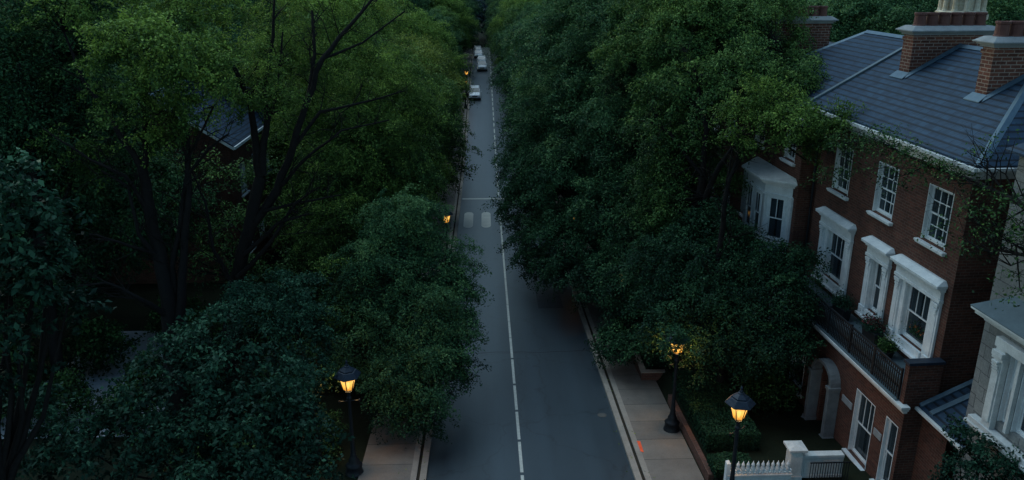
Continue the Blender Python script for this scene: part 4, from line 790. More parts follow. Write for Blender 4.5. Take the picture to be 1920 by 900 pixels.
# ------------------------------------------------------------------ cars
def carpaint(name, c):
    t = NT(name); t.b.inputs['Base Color'].default_value = (*c, 1); t.rough(.3, .5); t.b.inputs['Coat Weight'].default_value = .4
    return t.m
M['car_white'] = carpaint('car_white', (.80, .83, .85)); M['car_silver'] = carpaint('car_silver', (.55, .58, .62))
M['car_glass'] = carpaint('car_glass', (.012, .016, .02)); M['tyre'] = mottled('tyre', (.01, .01, .01), (.02, .02, .02), 8, .9)
M['chrome'] = carpaint('chrome', (.5, .52, .55)); M['plastic'] = mottled('black_plastic', (.012, .013, .015), (.02, .02, .022), 6, .6)
M['headlight'] = carpaint('headlight_lens', (.7, .72, .74)); M['plate'] = mottled('plate', (.55, .55, .5), (.65, .65, .6), 3, .6, bump=0); M['tail'] = carpaint('tail_lens', (.25, .01, .012))
def make_car(kind, paint):
    """front faces -y; y=0 is mid-length"""
    t = thing('parked_car', 'car', 'car')
    suv = kind == 'suv'; L = 4.7 if suv else 4.55; w = .95 if suv else .90; H = 1.74 if suv else 1.46; hood = 1.08 if suv else .92; yf = -L/2
    # lower body as lofted sections along y: (y, half width, z bottom, z belt)
    secs = [(yf, w*.80, .42, hood*.66), (yf+.10, w*.93, .32, hood*.82), (yf+.45, w, .26, hood*.93), (yf+1.15, w, .24, hood), (yf+1.6, w, .24, hood+.04), (yf+3.2, w, .24, hood+.06), (L/2-.35, w*.98, .28, hood+.07), (L/2-.06, w*.92, .36, hood+.02), (L/2, w*.84, .45, hood*.8)]
    b = MB(); ring = []
    for y, hw, z0, z1 in secs:
        zs = z0+(z1-z0)*.55
        ring.append([(-hw*.9, y, z0), (-hw, y, z0+.14), (-hw*1.01, y, zs), (-hw*.93, y, z1-.05), (-hw*.80, y, z1), (0, y, z1+.03), (hw*.80, y, z1), (hw*.93, y, z1-.05), (hw*1.01, y, zs), (hw, y, z0+.14), (hw*.9, y, z0)])
    k = len(ring[0]); vs = [p for r_ in ring for p in r_]; fs = [(i*k+j, i*k+(j+1) % k, (i+1)*k+(j+1) % k, (i+1)*k+j) for i in range(len(ring)-1) for j in range(k)]
    fs += [tuple(range(k))[::-1], tuple((len(ring)-1)*k+j for j in range(k))]; b.add(vs, fs)
    # roof and pillars
    ya, yb, yc, yd = yf+1.25, yf+2.0, (L/2-.75 if suv else L/2-1.25), (L/2-.18 if suv else L/2-.55)
    zb, rw, bw = hood+.05, w*.74, w*.90
    b.add([(-rw, yb, H-.03), (rw, yb, H-.03), (rw, yc, H-.02), (-rw, yc, H-.02), (-rw*.9, yb+.15, H+.02), (rw*.9, yb+.15, H+.02), (rw*.9, yc-.1, H+.02), (-rw*.9, yc-.1, H+.02)], [(0,1,5,4),(1,2,6,5),(2,3,7,6),(3,0,4,7),(4,5,6,7)])
    for s_ in (-1, 1):
        for p, q in (((s_*bw*.96, ya, zb), (s_*rw, yb, H-.03)), ((s_*bw, (ya+yc)/2+.2, zb), (s_*rw*1.0, (yb+yc)/2+.1, H-.03)), ((s_*bw*.97, yd, zb), (s_*rw, yc, H-.03))): b.tube([p, q], [.055, .05], 4)
    body = b.build('body', paint, t, smooth=False, bevel=.03)
    def g(name, pts, m=M['car_glass'], par=t): q = MB(); q.poly(pts); return q.build(name, m, par)
    g('windshield', [(-bw*.93, ya+.02, zb), (bw*.93, ya+.02, zb), (rw*.97, yb, H-.05), (-rw*.97, yb, H-.05)])
    g('rear_window', [(-bw*.93, yd, zb), (bw*.93, yd, zb), (rw*.97, yc, H-.05), (-rw*.97, yc, H-.05)])
    for s_ in (-1, 1): g('side_window', [(s_*bw*.985, ya+.05, zb), (s_*bw*.985, yd-.03, zb), (s_*rw*1.0, yc, H-.05), (s_*rw*1.0, yb, H-.05)])
    for s_ in (-1, 1):
        q = MB(); q.frustum(s_*w*.66-.19, s_*w*.66+.19, yf+.02, yf+.25, hood*.60, s_*w*.66-.17, s_*w*.66+.17, yf+.06, yf+.25, hood*.77); q.build('headlight', M['headlight'], t, bevel=.02)
        q = MB(); q.box(s_*w*.86-.08, s_*w*.86+.08, L/2-.14, L/2-.01, hood*.65, hood*.95); q.build('tail_light', M['tail'], t, bevel=.02)
        q = MB(); q.box(s_*(w+.09)-.09, s_*(w+.09)+.09, ya+.12, ya+.22, zb-.02, zb+.13); q.build('mirror', paint, t, bevel=.02)
    q = MB(); q.box(-w*.45, w*.45, yf-.02, yf+.1, hood*.52, hood*.70); q.build('grille', M['plastic'], t, bevel=.015)
    q = MB(); q.box(-w*.86, w*.86, yf-.04, yf+.15, .30, .44); q.build('bumper', M['plastic'], t, bevel=.03)
    q = MB(); q.box(-.24, .24, yf-.06, yf-.041, .46, .57); q.build('number_plate', M['plate'], t)
    for s_ in (-1, 1):
        for yy in (yf+.92, L/2-.9):
            q = MB(); q.lathe([(.24, -.11), (.33, -.10), (.35, -.04), (.35, .06), (.33, .11), (.24, .12)], 18); o = q.build('wheel', M['tyre'], t, smooth=False); o.rotation_euler = (0, R(90), 0); o.location = (s_*(w-.10), yy, .35)
            q = MB(); q.lathe([(.23, -.125), (.23, .125), (.19, .13), (.05, .11)], 10); q.build('rim', M['chrome'], o)
    return t
c1 = make_car('suv', M['car_white']); c2 = make_car('suv', M['car_silver']); c3 = make_car('saloon', M['car_white']); c4 = copy_tree(c3); c5 = make_car('saloon', M['car_silver'])
slope = lambda y: math.atan((float(zr(y+1))-float(zr(y-1)))/2)
for o, x, y, lab in ((c1, -1.55, 129.5, 'nearest white sport utility car facing the camera by the left kerb'), (c2, -.4, 158.5, 'pale sport utility car second in line, standing farther out in the lane'),
                     (c3, -.5, 166.5, 'white saloon just behind the second car, roof only visible'), (c4, -1.2, 175.5, 'white saloon near the far end of the street by the left kerb'), (c5, -1.4, 182, 'silver saloon last in the line of cars at the far end')):
    o.location = (x, y, float(zr(y))+.006); o.rotation_euler = (slope(y), 0, 0); tag(o, lab, 'car', 'cars standing along the left side of the street')

# ------------------------------------------------------------------ foliage engine
def leaf_mesh(name, C, N, D, S, tint, mat, parent=None, wid=.52):
    """C centres, N normals, D directions, S lengths: one rhombic folded leaf each"""
    n = len(C); D = D-(D*N).sum(1, keepdims=True)*N; D /= np.linalg.norm(D, axis=1, keepdims=True)+1e-9; W = np.cross(N, D)
    S = S[:, None]; v = np.empty((n, 4, 3), np.float32)
    v[:, 0] = C-D*S*.5; v[:, 1] = C+W*S*wid*.5+N*S*.10-D*S*.04; v[:, 2] = C+D*S*.5-N*S*.06; v[:, 3] = C-W*S*wid*.5+N*S*.10-D*S*.04
    me = bpy.data.meshes.new(name); me.vertices.add(4*n); me.loops.add(4*n); me.polygons.add(n)
    me.vertices.foreach_set('co', v.ravel()); me.loops.foreach_set('vertex_index', np.arange(4*n, dtype=np.int32))
    me.polygons.foreach_set('loop_start', np.arange(0, 4*n, 4, dtype=np.int32)); me.polygons.foreach_set('loop_total', np.full(n, 4, np.int32))
    me.update(calc_edges=True)
    at = me.attributes.new('tint', 'FLOAT', 'POINT'); at.data.foreach_set('value', np.repeat(np.clip(tint, 0, 1), 4).astype(np.float32))
    me.materials.append(mat)
    o = bpy.data.objects.new(name, me); COL.objects.link(o); o.parent = parent
    return o
def unit(a): return a/(np.linalg.norm(a, axis=-1, keepdims=True)+1e-9)
def clump_centres(lobes, per_area, g):
    """points on and inside ellipsoid lobes, denser near the upper shell"""
    out, own = [], []
    for i, (x, y, z, r, rz_) in enumerate(lobes):
        k = max(4, int(per_area*r*r)); d = unit(g.normal(size=(k, 3))); d[:, 2] = np.where((d[:, 2] < -.35) & (g.random(k) < .6), -d[:, 2], d[:, 2])
        rad = .38+.72*np.sqrt(g.random(k))+.28*(g.random(k) < .09); lump = 1+.22*np.sin(d[:, 0]*5+i)*np.cos(d[:, 1]*4+2*i+3*d[:, 2])
        P = np.array((x, y, z))+d*(rad*lump)[:, None]*np.array((r, r, rz_))
        out.append(P); own += [(i, *dd) for dd in d]
    return np.concatenate(out), np.array(own)
def foliage(lobes, g, per_area=11, rc=.42, lpc=150, leaf=.13, base_tint=.35, tip=.35, flat=.42, tilt=.5, droop=.15, minz=None, hgrad=.13):
    P, own = clump_centres(lobes, per_area*1.7, g)
    if minz is not None:
        zz = np.array([minz(x, y) for x, y, _ in P]); P[:, 2] = np.maximum(P[:, 2], zz+.4)
    nC = len(P); out = unit(own[:, 1:]*np.array((1, 1, .4))+np.array((0, 0, .6)))
    rr = rc*.92*(.45+1.0*g.random(nC)); cnt = np.maximum(8, (lpc*.62*(rr/rc)**1.8*(.5+.9*g.random(nC))).astype(int))
    idx = np.repeat(np.arange(nC), cnt); n = len(idx)
    # local frame of each clump
    up = unit(out*tilt+np.array((0, 0, 1-tilt))+.32*g.normal(size=(nC, 3))); ax = unit(own[:, 1:]*np.array((1, 1, .3))+.55*g.normal(size=(nC, 3))-np.array((0, 0, .25))); t2 = unit(np.cross(up, ax)); t1 = np.cross(t2, up)
    a = g.random(n)*2*math.pi; q = np.sqrt(g.random(n)); ra = q*(1+.35*np.sin(a*3+idx))*rr[idx]; h = g.normal(size=n)*flat*rr[idx]*.5
    el = (1.25+.5*g.random(nC))[idx]; C = P[idx]+t1[idx]*(np.cos(a)*ra*el)[:, None]+t2[idx]*(np.sin(a)*ra*.72)[:, None]+up[idx]*(h-.22*q*q*rr[idx])[:, None]
    C[:, 2] -= droop*q*q*rr[idx]*1.2
    rad = unit(t1[idx]*np.cos(a)[:, None]+t2[idx]*np.sin(a)[:, None])
    N = unit(up[idx]*.8+rad*.25+.75*g.normal(size=(n, 3))+np.array((0, 0, .25))); D = unit(rad+.7*g.normal(size=(n, 3))+np.array((0, 0, -.35)))
    S = leaf*(.6+.75*g.random(n))
    ct = g.normal(size=nC)*.14
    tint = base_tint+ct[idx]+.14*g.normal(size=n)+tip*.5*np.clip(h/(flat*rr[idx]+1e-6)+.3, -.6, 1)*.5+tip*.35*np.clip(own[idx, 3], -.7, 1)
    zs = [l[2] for l in lobes]; tint = tint+hgrad*np.clip((C[:, 2]-(max(zs)+min(zs))/2)/(.5*(max(zs)-min(zs))+.5), -1.2, 1.2)  # shade put into the tint: leaves darken towards the crown's foot
    return P, own, C, N, D, S, tint
def skeleton(b, base, z0, lobes, P, own, limbs, g, r0=.3, twigs=True):
    """trunk, limbs to each lobe, twigs to the clumps"""
    nodes = []
    if limbs:
        for L in limbs:
            pts = [np.array(p[:3]) for p in L]; rs = [p[3] for p in L]
            fine, fr = [], []
            for i in range(len(pts)-1):
                for t in (0, .34, .67):
                    wob = g.normal(size=3)*min(.05, rs[i]*.25); fine.append(pts[i]*(1-t)+pts[i+1]*t+wob*(t > 0)); fr.append(rs[i]*(1-t)+rs[i+1]*t)
            fine.append(pts[-1]); fr.append(rs[-1]); b.tube(fine, fr, 8)
            nodes += [(p, r) for p, r in zip(fine, fr) if r < .16]
            for i in range(1, len(fine)-1):          # side shoots, forking once
                if fr[i] > .15: continue
                for rep in range(2):
                    if g.random() < .25: continue
                    ax = fine[i+1]-fine[i-1]; ax = ax/(np.linalg.norm(ax)+1e-9); dr = unit(ax*.8+.75*g.normal(size=3)+np.array((0, 0, .3))); ln = (.7+1.5*g.random())*(.55+fr[i]*6); r = min(fr[i]*.5, .03)
                    m = fine[i]+dr*ln*.5+g.normal(size=3)*.08; e = m+unit(dr+.4*g.normal(size=3)+np.array((0, 0, .15)))*ln*.5; b.tube([fine[i], m, e], [r, r*.7, r*.25], 4); nodes.append((e, r*.5))
                    for q_ in range(2): e2 = m+unit(dr+.8*g.normal(size=3))*ln*.55; b.tube([m, (m+e2)/2+g.normal(size=3)*.04, e2], [r*.6, r*.4, r*.15], 4)
        s0 = np.array(limbs[0][0][:3]); b.tube([(s0[0]+.02, s0[1]+.05, z0-.3), (s0[0], s0[1], (z0+s0[2])/2), s0], [limbs[0][0][3]*1.45, limbs[0][0][3]*1.1, limbs[0][0][3]], 10) if s0[2] > z0 else None
    if not limbs:
        c = np.mean([l[:3] for l in lobes], 0); top = np.array((base[0]*.4+c[0]*.6, base[1]*.4+c[1]*.6, c[2]+.5)); bs = np.array((base[0], base[1], z0-.3))
        tr = [bs*(1-t)+top*t+np.array((.15*math.sin(3*t+base[0]), .15*math.cos(4*t), 0))*t for t in np.linspace(0, 1, 8)]; rs = [r0*(1.25 if t < .05 else 1-.72*t) for t in np.linspace(0, 1, 8)]
        b.tube(tr, rs, 10)
        for (x, y, z, r, rz_) in lobes:
            e = np.array((x, y, z)); zz = z0+(z-z0)*.45; k = int(np.argmin([abs(p[2]-zz) for p in tr])); k = min(max(k, 2), 6); s = tr[k]
            m = s*.45+e*.55+np.array((0, 0, -.12*np.linalg.norm(e-s))); pts = [s, (s+m)/2+g.normal(size=3)*.1, m, (m+e)/2+g.normal(size=3)*.1, e]; r = rs[k]*.55
            b.tube(pts, [r, r*.8, r*.6, r*.4, r*.18], 6); nodes += list(zip(pts[1:], [r*.8, r*.6, r*.4, r*.18]))
    if twigs and nodes:
        NP = np.array([p for p, _ in nodes])
        for p in P:
            d = np.linalg.norm(NP-p, axis=1)+np.clip(NP[:, 2]-p[2], 0, 9)*.8; k = int(np.argmin(d))
            if d[k] > 2.6: continue
            s = NP[k]; m = (s+p)/2+np.array((0, 0, -.08*d[k]))+g.normal(size=3)*.06*d[k]; r = min(.035, nodes[k][1]*.5)
            b.tube([s, m, p], [r, r*.65, r*.25], 4)
def tree(name, label, cat, key, mat, g, spec=None, group=None, r0=.3, twigs=True, crown='crown', **kw):
    sp = spec or TREES[key]; bx, by = sp['base']; z0 = gzf(bx, by)
    root = thing(name, label, cat, (0, 0, 0), 0, group); root.location = (bx, by, z0); off = np.array((bx, by, z0))
    kw.setdefault('minz', gzf)
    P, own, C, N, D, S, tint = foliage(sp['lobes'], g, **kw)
    b = MB(); skeleton(b, (bx, by), z0, sp['lobes'], P, own, sp['limbs'], g, r0, twigs)
    b.v = [tuple(np.array(v)-off) for v in b.v]; b.build('trunk', M['bark'], root, smooth=True)
    leaf_mesh(crown, C-off, N, D, S, tint, M[mat], root)
    return root

# ------------------------------------------------------------------ the near trees, each with its own crown
G = lambda s: np.random.default_rng(s)
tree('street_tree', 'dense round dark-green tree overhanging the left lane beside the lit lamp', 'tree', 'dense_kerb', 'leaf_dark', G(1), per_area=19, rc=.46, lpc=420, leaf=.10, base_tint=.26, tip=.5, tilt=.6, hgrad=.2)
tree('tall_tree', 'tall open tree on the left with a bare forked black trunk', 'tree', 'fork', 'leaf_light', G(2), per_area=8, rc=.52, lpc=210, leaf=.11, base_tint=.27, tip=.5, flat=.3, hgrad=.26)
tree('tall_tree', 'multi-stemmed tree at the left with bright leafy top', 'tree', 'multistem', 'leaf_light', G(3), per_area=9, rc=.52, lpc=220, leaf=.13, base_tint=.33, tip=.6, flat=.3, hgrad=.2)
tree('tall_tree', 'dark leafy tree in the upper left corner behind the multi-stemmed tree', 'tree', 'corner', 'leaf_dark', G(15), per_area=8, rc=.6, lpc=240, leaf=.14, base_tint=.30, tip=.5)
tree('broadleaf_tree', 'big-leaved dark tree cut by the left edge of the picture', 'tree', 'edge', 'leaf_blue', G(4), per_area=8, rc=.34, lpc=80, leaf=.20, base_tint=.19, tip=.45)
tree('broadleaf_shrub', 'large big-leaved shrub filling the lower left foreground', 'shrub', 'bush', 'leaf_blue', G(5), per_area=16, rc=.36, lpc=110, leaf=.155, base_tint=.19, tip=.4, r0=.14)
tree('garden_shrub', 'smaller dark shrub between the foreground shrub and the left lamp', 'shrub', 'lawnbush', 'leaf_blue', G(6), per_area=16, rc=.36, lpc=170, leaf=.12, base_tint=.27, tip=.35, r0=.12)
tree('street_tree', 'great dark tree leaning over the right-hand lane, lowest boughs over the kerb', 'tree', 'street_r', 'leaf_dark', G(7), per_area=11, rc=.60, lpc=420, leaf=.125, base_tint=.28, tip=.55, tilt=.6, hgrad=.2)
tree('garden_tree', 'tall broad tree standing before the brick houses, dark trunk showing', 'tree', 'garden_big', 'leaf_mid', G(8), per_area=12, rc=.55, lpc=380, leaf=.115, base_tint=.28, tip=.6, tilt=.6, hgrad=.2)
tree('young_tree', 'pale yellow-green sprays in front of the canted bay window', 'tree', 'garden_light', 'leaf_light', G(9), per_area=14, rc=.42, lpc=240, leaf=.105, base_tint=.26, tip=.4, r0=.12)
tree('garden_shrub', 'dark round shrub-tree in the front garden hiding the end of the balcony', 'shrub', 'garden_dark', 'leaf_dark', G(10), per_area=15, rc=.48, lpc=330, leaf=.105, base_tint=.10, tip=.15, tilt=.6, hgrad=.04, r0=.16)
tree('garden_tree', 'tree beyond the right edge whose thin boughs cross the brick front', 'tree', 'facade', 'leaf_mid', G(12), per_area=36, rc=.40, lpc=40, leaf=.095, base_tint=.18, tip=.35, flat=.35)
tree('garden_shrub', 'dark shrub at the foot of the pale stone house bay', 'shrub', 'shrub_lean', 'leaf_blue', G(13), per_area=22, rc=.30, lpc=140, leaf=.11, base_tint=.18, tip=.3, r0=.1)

tree('garden_tree', 'slender dim tree before the brick gable on the left', 'tree', 'gable', 'leaf_mid', G(14), per_area=6, rc=.55, lpc=110, leaf=.15, base_tint=.26, tip=.4, r0=.13)

# ------------------------------------------------------------------ trees in rows: four crowns, copied one by one
def generic_spec(g, h, r, skirt=.28):
    L = [(0, 0, h*.62, r*.62, r*.62)]
    for k in range(15):
        a = 2.4*k+g.random(); t = k/14; zz = h*(skirt+.64*t); w = r*(.70*math.sin(math.pi*(.25+.62*t)))
        q = r*(.34+.14*g.random()); L.append((w*math.cos(a), w*math.sin(a), zz, q, q*.85))
    L += [(.1*r, 0, h*.93, r*.3, r*.3)]
    return dict(base=(0, 0), lobes=L, limbs=[])
def make_generic(name, seed, h, r, mat, **kw):
    g = G(seed); sp = generic_spec(g, h, r); root = thing(name, '-', 'tree')
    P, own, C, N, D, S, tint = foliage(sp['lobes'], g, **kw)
    b = MB(); skeleton(b, (0, 0), 0, sp['lobes'], P, own, [], g, .26, False); b.build('trunk', M['bark'], root, smooth=True)
    leaf_mesh('crown', C, N, D, S, tint, M[mat], root); return root
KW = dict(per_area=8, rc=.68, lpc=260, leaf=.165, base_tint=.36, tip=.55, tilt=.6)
protos = [make_generic('street_tree', 21, 13.5, 5.0, 'leaf_mid', **KW), make_generic('street_tree', 22, 14.5, 5.6, 'leaf_dark', **KW),
          make_generic('street_tree', 23, 12.5, 4.6, 'leaf_olive', **KW), make_generic('street_tree', 24, 15.0, 5.4, 'leaf_light', **KW)]
used = [False]*4
KIND = ['mid-green', 'dark-green', 'olive-tinted', 'bright-green']
cnt = 0
def plant(k, x, y, sc, label, group, rot=None):
    global cnt
    o = protos[k] if not used[k] else copy_tree(protos[k]); used[k] = True; cnt += 1
    s = sc if isinstance(sc, tuple) else (sc, sc, sc)
    o.location = (x, y, gzf(x, y)); o.rotation_euler = (0, 0, rot if rot is not None else cnt*2.399); o.scale = s; tag(o, label, 'tree', group); return o
ORD = ['first', 'second', 'third', 'fourth', 'fifth', 'sixth', 'seventh', 'eighth', 'ninth', 'tenth', 'eleventh', 'twelfth', 'thirteenth', 'fourteenth', 'fifteenth', 'sixteenth', 'seventeenth', 'eighteenth', 'nineteenth', 'twentieth']
def row(pts, where, group):
    for i, (k, x, y, s) in enumerate(pts): plant(k, x, y, s, '%s tree, %s from the camera in the %s' % (KIND[k], ORD[i], where), group)
row([(0, -7.0, 44.5, .86), (3, -7.6, 55.5, .92), (0, -7.3, 66, 1.02), (2, -7.4, 76, 1.08), (2, -7.5, 87, 1.08), (3, -7.9, 98, 1.02), (2, -8.1, 109, .88), (0, -8.4, 120, .86), (1, -8.6, 131, .86), (0, -8.0, 142, .93), (3, -7.3, 153, 1.0), (1, -7.3, 164, 1.0), (0, -7.2, 175, 1.0), (1, -6.9, 186, 1.0)], 'row along the left kerb', 'street trees along the left kerb')
row([(1, 8.2, 56, 1.02), (1, 8.4, 67, 1.05), (0, 8.0, 78, 1.08), (1, 8.0, 90, 1.08), (0, 7.4, 102, 1.08), (1, 7.4, 114, 1.02), (0, 6.8, 126, 1.05), (3, 6.7, 138, 1.0), (0, 6.5, 150, 1.0), (1, 6.5, 162, 1.0), (0, 6.3, 174, 1.0), (1, 6.3, 186, 1.0)], 'row along the right kerb', 'street trees along the right kerb')
row([(3, -14.5, 62, 1.05), (2, -17.5, 74, 1.15), (0, -15.5, 88, 1.2), (3, -18, 101, 1.15), (2, -16, 116, 1.2), (0, -18, 132, 1.2), (1, -16, 148, 1.2), (0, -19, 164, 1.2), (1, -17, 182, 1.15)], 'second row behind the left kerb trees', 'trees in the left gardens')
row([(1, -22, 40, 1.05), (1, -29, 36, 1.1), (0, -31, 47, 1.2), (1, -24, 58, 1.15), (0, -33, 62, 1.25), (1, -27, 76, 1.25), (0, -37, 82, 1.3), (1, -28, 96, 1.3), (0, -40, 104, 1.3), (1, -29, 122, 1.3), (0, -42, 130, 1.3), (1, -30, 150, 1.3), (1, -44, 158, 1.3), (0, -32, 178, 1.25)], 'back gardens far left', 'trees behind the left houses')
row([(1, 16.5, 56, 1.1), (0, 19, 68, 1.15), (1, 17, 82, 1.2), (0, 20, 96, 1.2), (1, 17, 112, 1.2), (0, 19, 128, 1.2), (1, 17, 146, 1.15), (0, 19, 166, 1.15)], 'second row behind the right kerb trees', 'trees in the right gardens')
row([(1, 28, 62, 1.2), (1, 35, 56, 1.2), (1, 43, 58, 1.25), (1, 50, 60, 1.3), (1, 30, 78, 1.3), (1, 39, 86, 1.3), (1, 49, 84, 1.35), (1, 58, 76, 1.35), (1, 29, 100, 1.3), (1, 41, 108, 1.3), (1, 53, 106, 1.35), (1, 31, 128, 1.3), (1, 45, 134, 1.3), (1, 60, 130, 1.35), (1, 32, 158, 1.3), (1, 48, 164, 1.3)], 'dark wood behind the brick houses', 'trees behind the brick houses')
# undergrowth in the left gardens
shrub = None
def make_shrub(seed, mat):
    g = G(seed); root = thing('garden_shrub', '-', 'shrub'); L = [(0, 0, .8, .8, .7), (.6, .3, .7, .6, .55), (-.5, .5, .75, .6, .6), (.1, -.6, .65, .6, .5), (0, .1, 1.3, .5, .45)]
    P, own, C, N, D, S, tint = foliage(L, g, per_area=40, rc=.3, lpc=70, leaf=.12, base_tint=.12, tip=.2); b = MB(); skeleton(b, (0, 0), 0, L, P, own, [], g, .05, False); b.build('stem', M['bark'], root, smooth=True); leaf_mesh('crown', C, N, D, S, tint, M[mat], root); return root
shr = make_shrub(41, 'leaf_mid')
spots = [(-14.8, 29.5, 1.2), (-16.5, 40, 1.5), (-13.6, 33.5, 1.2), (-18, 30.5, 1.3), (-8.5, 30, 1.3), (-9, 34, 1.5), (-7.5, 37, 1.3), (-11, 38, 1.7), (-9.5, 42, 1.6), (-13, 43, 1.8), (-7, 41.5, 1.2), (-11.5, 47, 1.8), (-14, 37.5, 1.4), (-15.5, 33, 1.2), (-10, 26, 1.4), (-19, 36, 1.6), (-21, 31, 1.7), (-23, 34, 1.9), (-6.6, 33.5, 1.1), (-6.8, 27.6, 1.0)]
for i, (x, y, s) in enumerate(spots):
    o = shr if i == 0 else copy_tree(shr); o.location = (x, y, gzf(x, y)-.05); o.scale = (s, s, s); o.rotation_euler = (0, 0, i*1.9)
    tag(o, 'low green shrub in the undergrowth under the left-hand trees', 'shrub', 'undergrowth shrubs under the left trees')
spots = [(9.2, 38, 1.4), (10.5, 41, 1.6), (12, 36, 1.5), (13, 39, 1.6), (11.8, 29.6, 1.1), (12.6, 31.5, 1.2), (8.3, 35.6, .75)]
for i, (x, y, s) in enumerate(spots):
    o = copy_tree(shr); o.location = (x, y, gzf(x, y)-.05); o.scale = (s, s, s); o.rotation_euler = (0, 0, i*2.3)
    tag(o, 'low green shrub under the big trees in the right front gardens', 'shrub', 'undergrowth shrubs in the right front gardens')

# clipped hedge behind the garden wall, and the garden's ground cover
def hedge(name, label, x0, x1, y0, y1, h, mat, seed, n):
    g = G(seed); base = (x0, y0, gzf((x0+x1)/2, (y0+y1)/2)); root = thing(name, label, 'hedge', base)
    u = g.random((n, 3)); face = g.random(n); X = x0+(x1-x0)*u[:, 0]; Y = y0+(y1-y0)*u[:, 1]; Z = h*u[:, 2]
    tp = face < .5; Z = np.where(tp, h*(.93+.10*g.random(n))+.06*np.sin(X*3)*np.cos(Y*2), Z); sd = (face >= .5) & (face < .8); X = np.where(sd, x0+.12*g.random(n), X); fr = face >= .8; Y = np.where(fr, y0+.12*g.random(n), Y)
    zb = gz(np.maximum(X, 8.5), Y); C = np.stack([X, Y, zb+Z], 1)-np.array(base)
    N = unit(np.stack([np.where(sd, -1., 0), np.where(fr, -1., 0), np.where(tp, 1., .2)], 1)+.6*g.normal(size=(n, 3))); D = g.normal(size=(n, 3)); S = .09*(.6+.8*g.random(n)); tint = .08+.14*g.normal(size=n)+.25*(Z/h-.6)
    leaf_mesh('foliage', C, N, D, S, tint, M[mat], root)
    b = MB(); zc = gzf(9, (y0+y1)/2)-base[2]; b.box(.15, x1-x0-.15, .15, y1-y0-.15, -.4, h-.22); b.build('branch_core', M['bark'], root)
    return root
hedge('clipped_hedge', 'clipped green hedge behind the low brick wall on the right', 8.25, 10.3, 25.9, 31.6, .75, 'leaf_dark', 51, 26000)
hedge('clipped_hedge', 'small dark hedge at the very bottom between wall and picket fence', 8.1, 9.6, 24.1, 25.2, .35, 'leaf_dark', 52, 5000)
hedge('planter_hedge', 'dark low planting filling the raised brick planter', 7.55, 8.9, 33.8, 36.4, .55, 'leaf_blue', 53, 7000)

# pots and boxes on the balcony
def flower_box(s, n, z, label, leafm, flm, L=.8, h=.28):
    x, y = at_house(s, n); root = thing('flower_box', label, 'flower box', (x, y, HZ+z), HR, 'flower boxes on the brick house')
    b = MB(); b.frustum(-L/2+.04, L/2-.04, -.13, .13, 0, -L/2, L/2, -.17, .17, h); b.box(-L/2-.02, L/2+.02, -.19, .19, h+.001, h+.04); b.build('box', M['iron'], root, bevel=.01)
    g = G(int(abs(s*100))+60); m = 1500; C = np.stack([g.normal(size=m)*L*.3, g.normal(size=m)*.17, h+.06+np.abs(g.normal(size=m))*.2], 1); N = unit(g.normal(size=(m, 3))+np.array((0, 0, 1.2)))
    leaf_mesh('plant', C, N, g.normal(size=(m, 3)), .07*(.6+.8*g.random(m)), .3+.2*g.normal(size=m), M[leafm], root)
    if flm: m = 260; C = np.stack([g.normal(size=m)*L*.28, g.normal(size=m)*.14, h+.22+np.abs(g.normal(size=m))*.14], 1); leaf_mesh('blossom', C, unit(g.normal(size=(m, 3))+np.array((0, 0, 1.))), g.normal(size=(m, 3)), .07*(.6+.8*g.random(m)), .5+.25*g.normal(size=m), M[flm], root, .8)['kind'] = 'stuff'
flower_box(-1.45, .5, 4.37, 'dark box of deep red flowers on the balcony between two windows', 'leaf_blue', 'flower_red', .95, .45)
flower_box(.75, .6, 4.37, 'dark leafy box on the balcony left of the narrow window', 'leaf_blue', None, .95, .45)
flower_box(-2.65, .6, 4.37, 'small green plant pot on the balcony below the widest window', 'leaf_mid', None, .42, .2)
flower_box(-3.05, -.36, 5.12, 'row of orange flowers just inside the widest first-floor window', 'leaf_dark', 'flower_orange', 1.0, .14)

# climbers and the wood that closes the street
g = G(71); n = 170000; k = 2600
cx = g.uniform(-230, 230, k); cy = 196+224*g.random(k)**1.25; far = cy > 0; cx, cy = cx[far], cy[far]; k = len(cx)
cx[:70] = g.uniform(-13, 13, 70); cy[:70] = g.uniform(192.5, 208, 70); hh = 9+6*g.random(k); hh[:70] = 5+6*g.random(70); rr_ = 2.6+2.2*g.random(k); idx = g.integers(0, k, n); d = unit(g.normal(size=(n, 3))); d[:, 2] = np.where((d[:, 2] < -.2), -d[:, 2], d[:, 2]); q = .75+.35*g.random(n)
C = np.stack([cx[idx]+d[:, 0]*q*rr_[idx], cy[idx]+d[:, 1]*q*rr_[idx], gz(cx, cy)[idx]+hh[idx]*.62+d[:, 2]*q*hh[idx]*.42], 1)
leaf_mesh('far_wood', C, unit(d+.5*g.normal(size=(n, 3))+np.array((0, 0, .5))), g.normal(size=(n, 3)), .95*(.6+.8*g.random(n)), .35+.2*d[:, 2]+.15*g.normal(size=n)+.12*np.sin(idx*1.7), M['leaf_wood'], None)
tag(bpy.data.objects['far_wood'], 'dark wooded hill closing the far end of the street', 'wood', kind='stuff')
# scattered fallen leaves on pavement and gutter
m = 900; X = np.where(g.random(m) < .5, g.uniform(-3.4, -2.1, m), g.uniform(5.2, 6.4, m)); Y = g.uniform(20, 120, m)
Z = zr(Y)+np.where((X > RX0) & (X < RX1), .012, np.where((X > RX0-.24) & (X < RX1+.24), .132, .15))
leaf_mesh('fallen_leaves', np.stack([X, Y, Z], 1), unit(np.array((0, 0, 1.))+.12*g.normal(size=(m, 3))), g.normal(size=(m, 3)), .07*(.6+.9*g.random(m)), .4+.3*g.normal(size=m), M['leaf_olive'], None)
tag(bpy.data.objects['fallen_leaves'], 'fallen leaves scattered along both kerbs', 'leaves', kind='stuff')

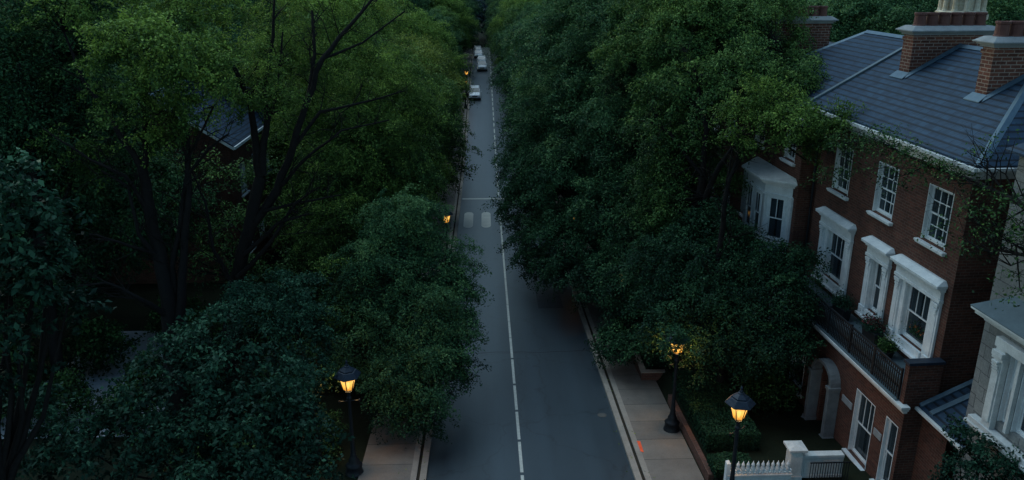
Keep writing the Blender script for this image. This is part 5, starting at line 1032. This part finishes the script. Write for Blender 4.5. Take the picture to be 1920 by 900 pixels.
# ------------------------------------------------------------------ camera and dusk light
cam = bpy.data.cameras.new('camera'); cam.lens = 36*1500/1920; cam.sensor_width = 36; cam.sensor_fit = 'HORIZONTAL'; cam.clip_start = .5; cam.clip_end = 2500
co = bpy.data.objects.new('camera', cam); COL.objects.link(co); co.location = (0, 0, 18.0); co.rotation_euler = (R(90-18.85), 0, R(-1.96)); SC.camera = co
w = bpy.data.worlds.new('World'); SC.world = w; w.use_nodes = True; nt = w.node_tree
bg = nt.nodes['Background']; sky = nt.nodes.new('ShaderNodeTexSky'); sky.sky_type = 'NISHITA'; sky.sun_disc = False
sky.sun_elevation = R(SUN_EL); sky.sun_rotation = R(SUN_AZ); sky.altitude = 100; sky.air_density = 1.0; sky.dust_density = 1.0; sky.ozone_density = 1.0
mixn = nt.nodes.new('ShaderNodeMix'); mixn.data_type = 'RGBA'; mixn.blend_type = 'MULTIPLY'; mixn.inputs[0].default_value = 1.0; mixn.inputs[7].default_value = (.78, 1.0, 1.08, 1)
nt.links.new(sky.outputs[0], mixn.inputs[6]); nt.links.new(mixn.outputs[2], bg.inputs['Color']); bg.inputs['Strength'].default_value = SKY_S
sl = bpy.data.lights.new('sun', 'SUN'); sl.energy = SUN_S; sl.angle = R(50); sl.color = SUN_C
so = bpy.data.objects.new('sun', sl); COL.objects.link(so)
az = R(SUN_AZ); el = R(LAMP_EL)
from mathutils import Vector
so.rotation_euler = Vector((-math.sin(az)*math.cos(el), -math.cos(az)*math.cos(el), -math.sin(el))).to_track_quat('-Z', 'Y').to_euler(); so.location = (0, 60, 60)
SC.view_settings.view_transform = 'Standard'; SC.view_settings.look = 'None'; SC.view_settings.exposure = 0; SC.view_settings.gamma = 1
SC.render.engine = 'CYCLES'; SC.cycles.max_bounces = 5; SC.cycles.diffuse_bounces = 3; SC.cycles.glossy_bounces = 3; SC.cycles.transmission_bounces = 3; SC.cycles.transparent_max_bounces = 10
SC.cycles.use_adaptive_sampling = True; SC.cycles.adaptive_threshold = .02; SC.cycles.use_denoising = True; SC.cycles.sample_clamp_indirect = 3.0
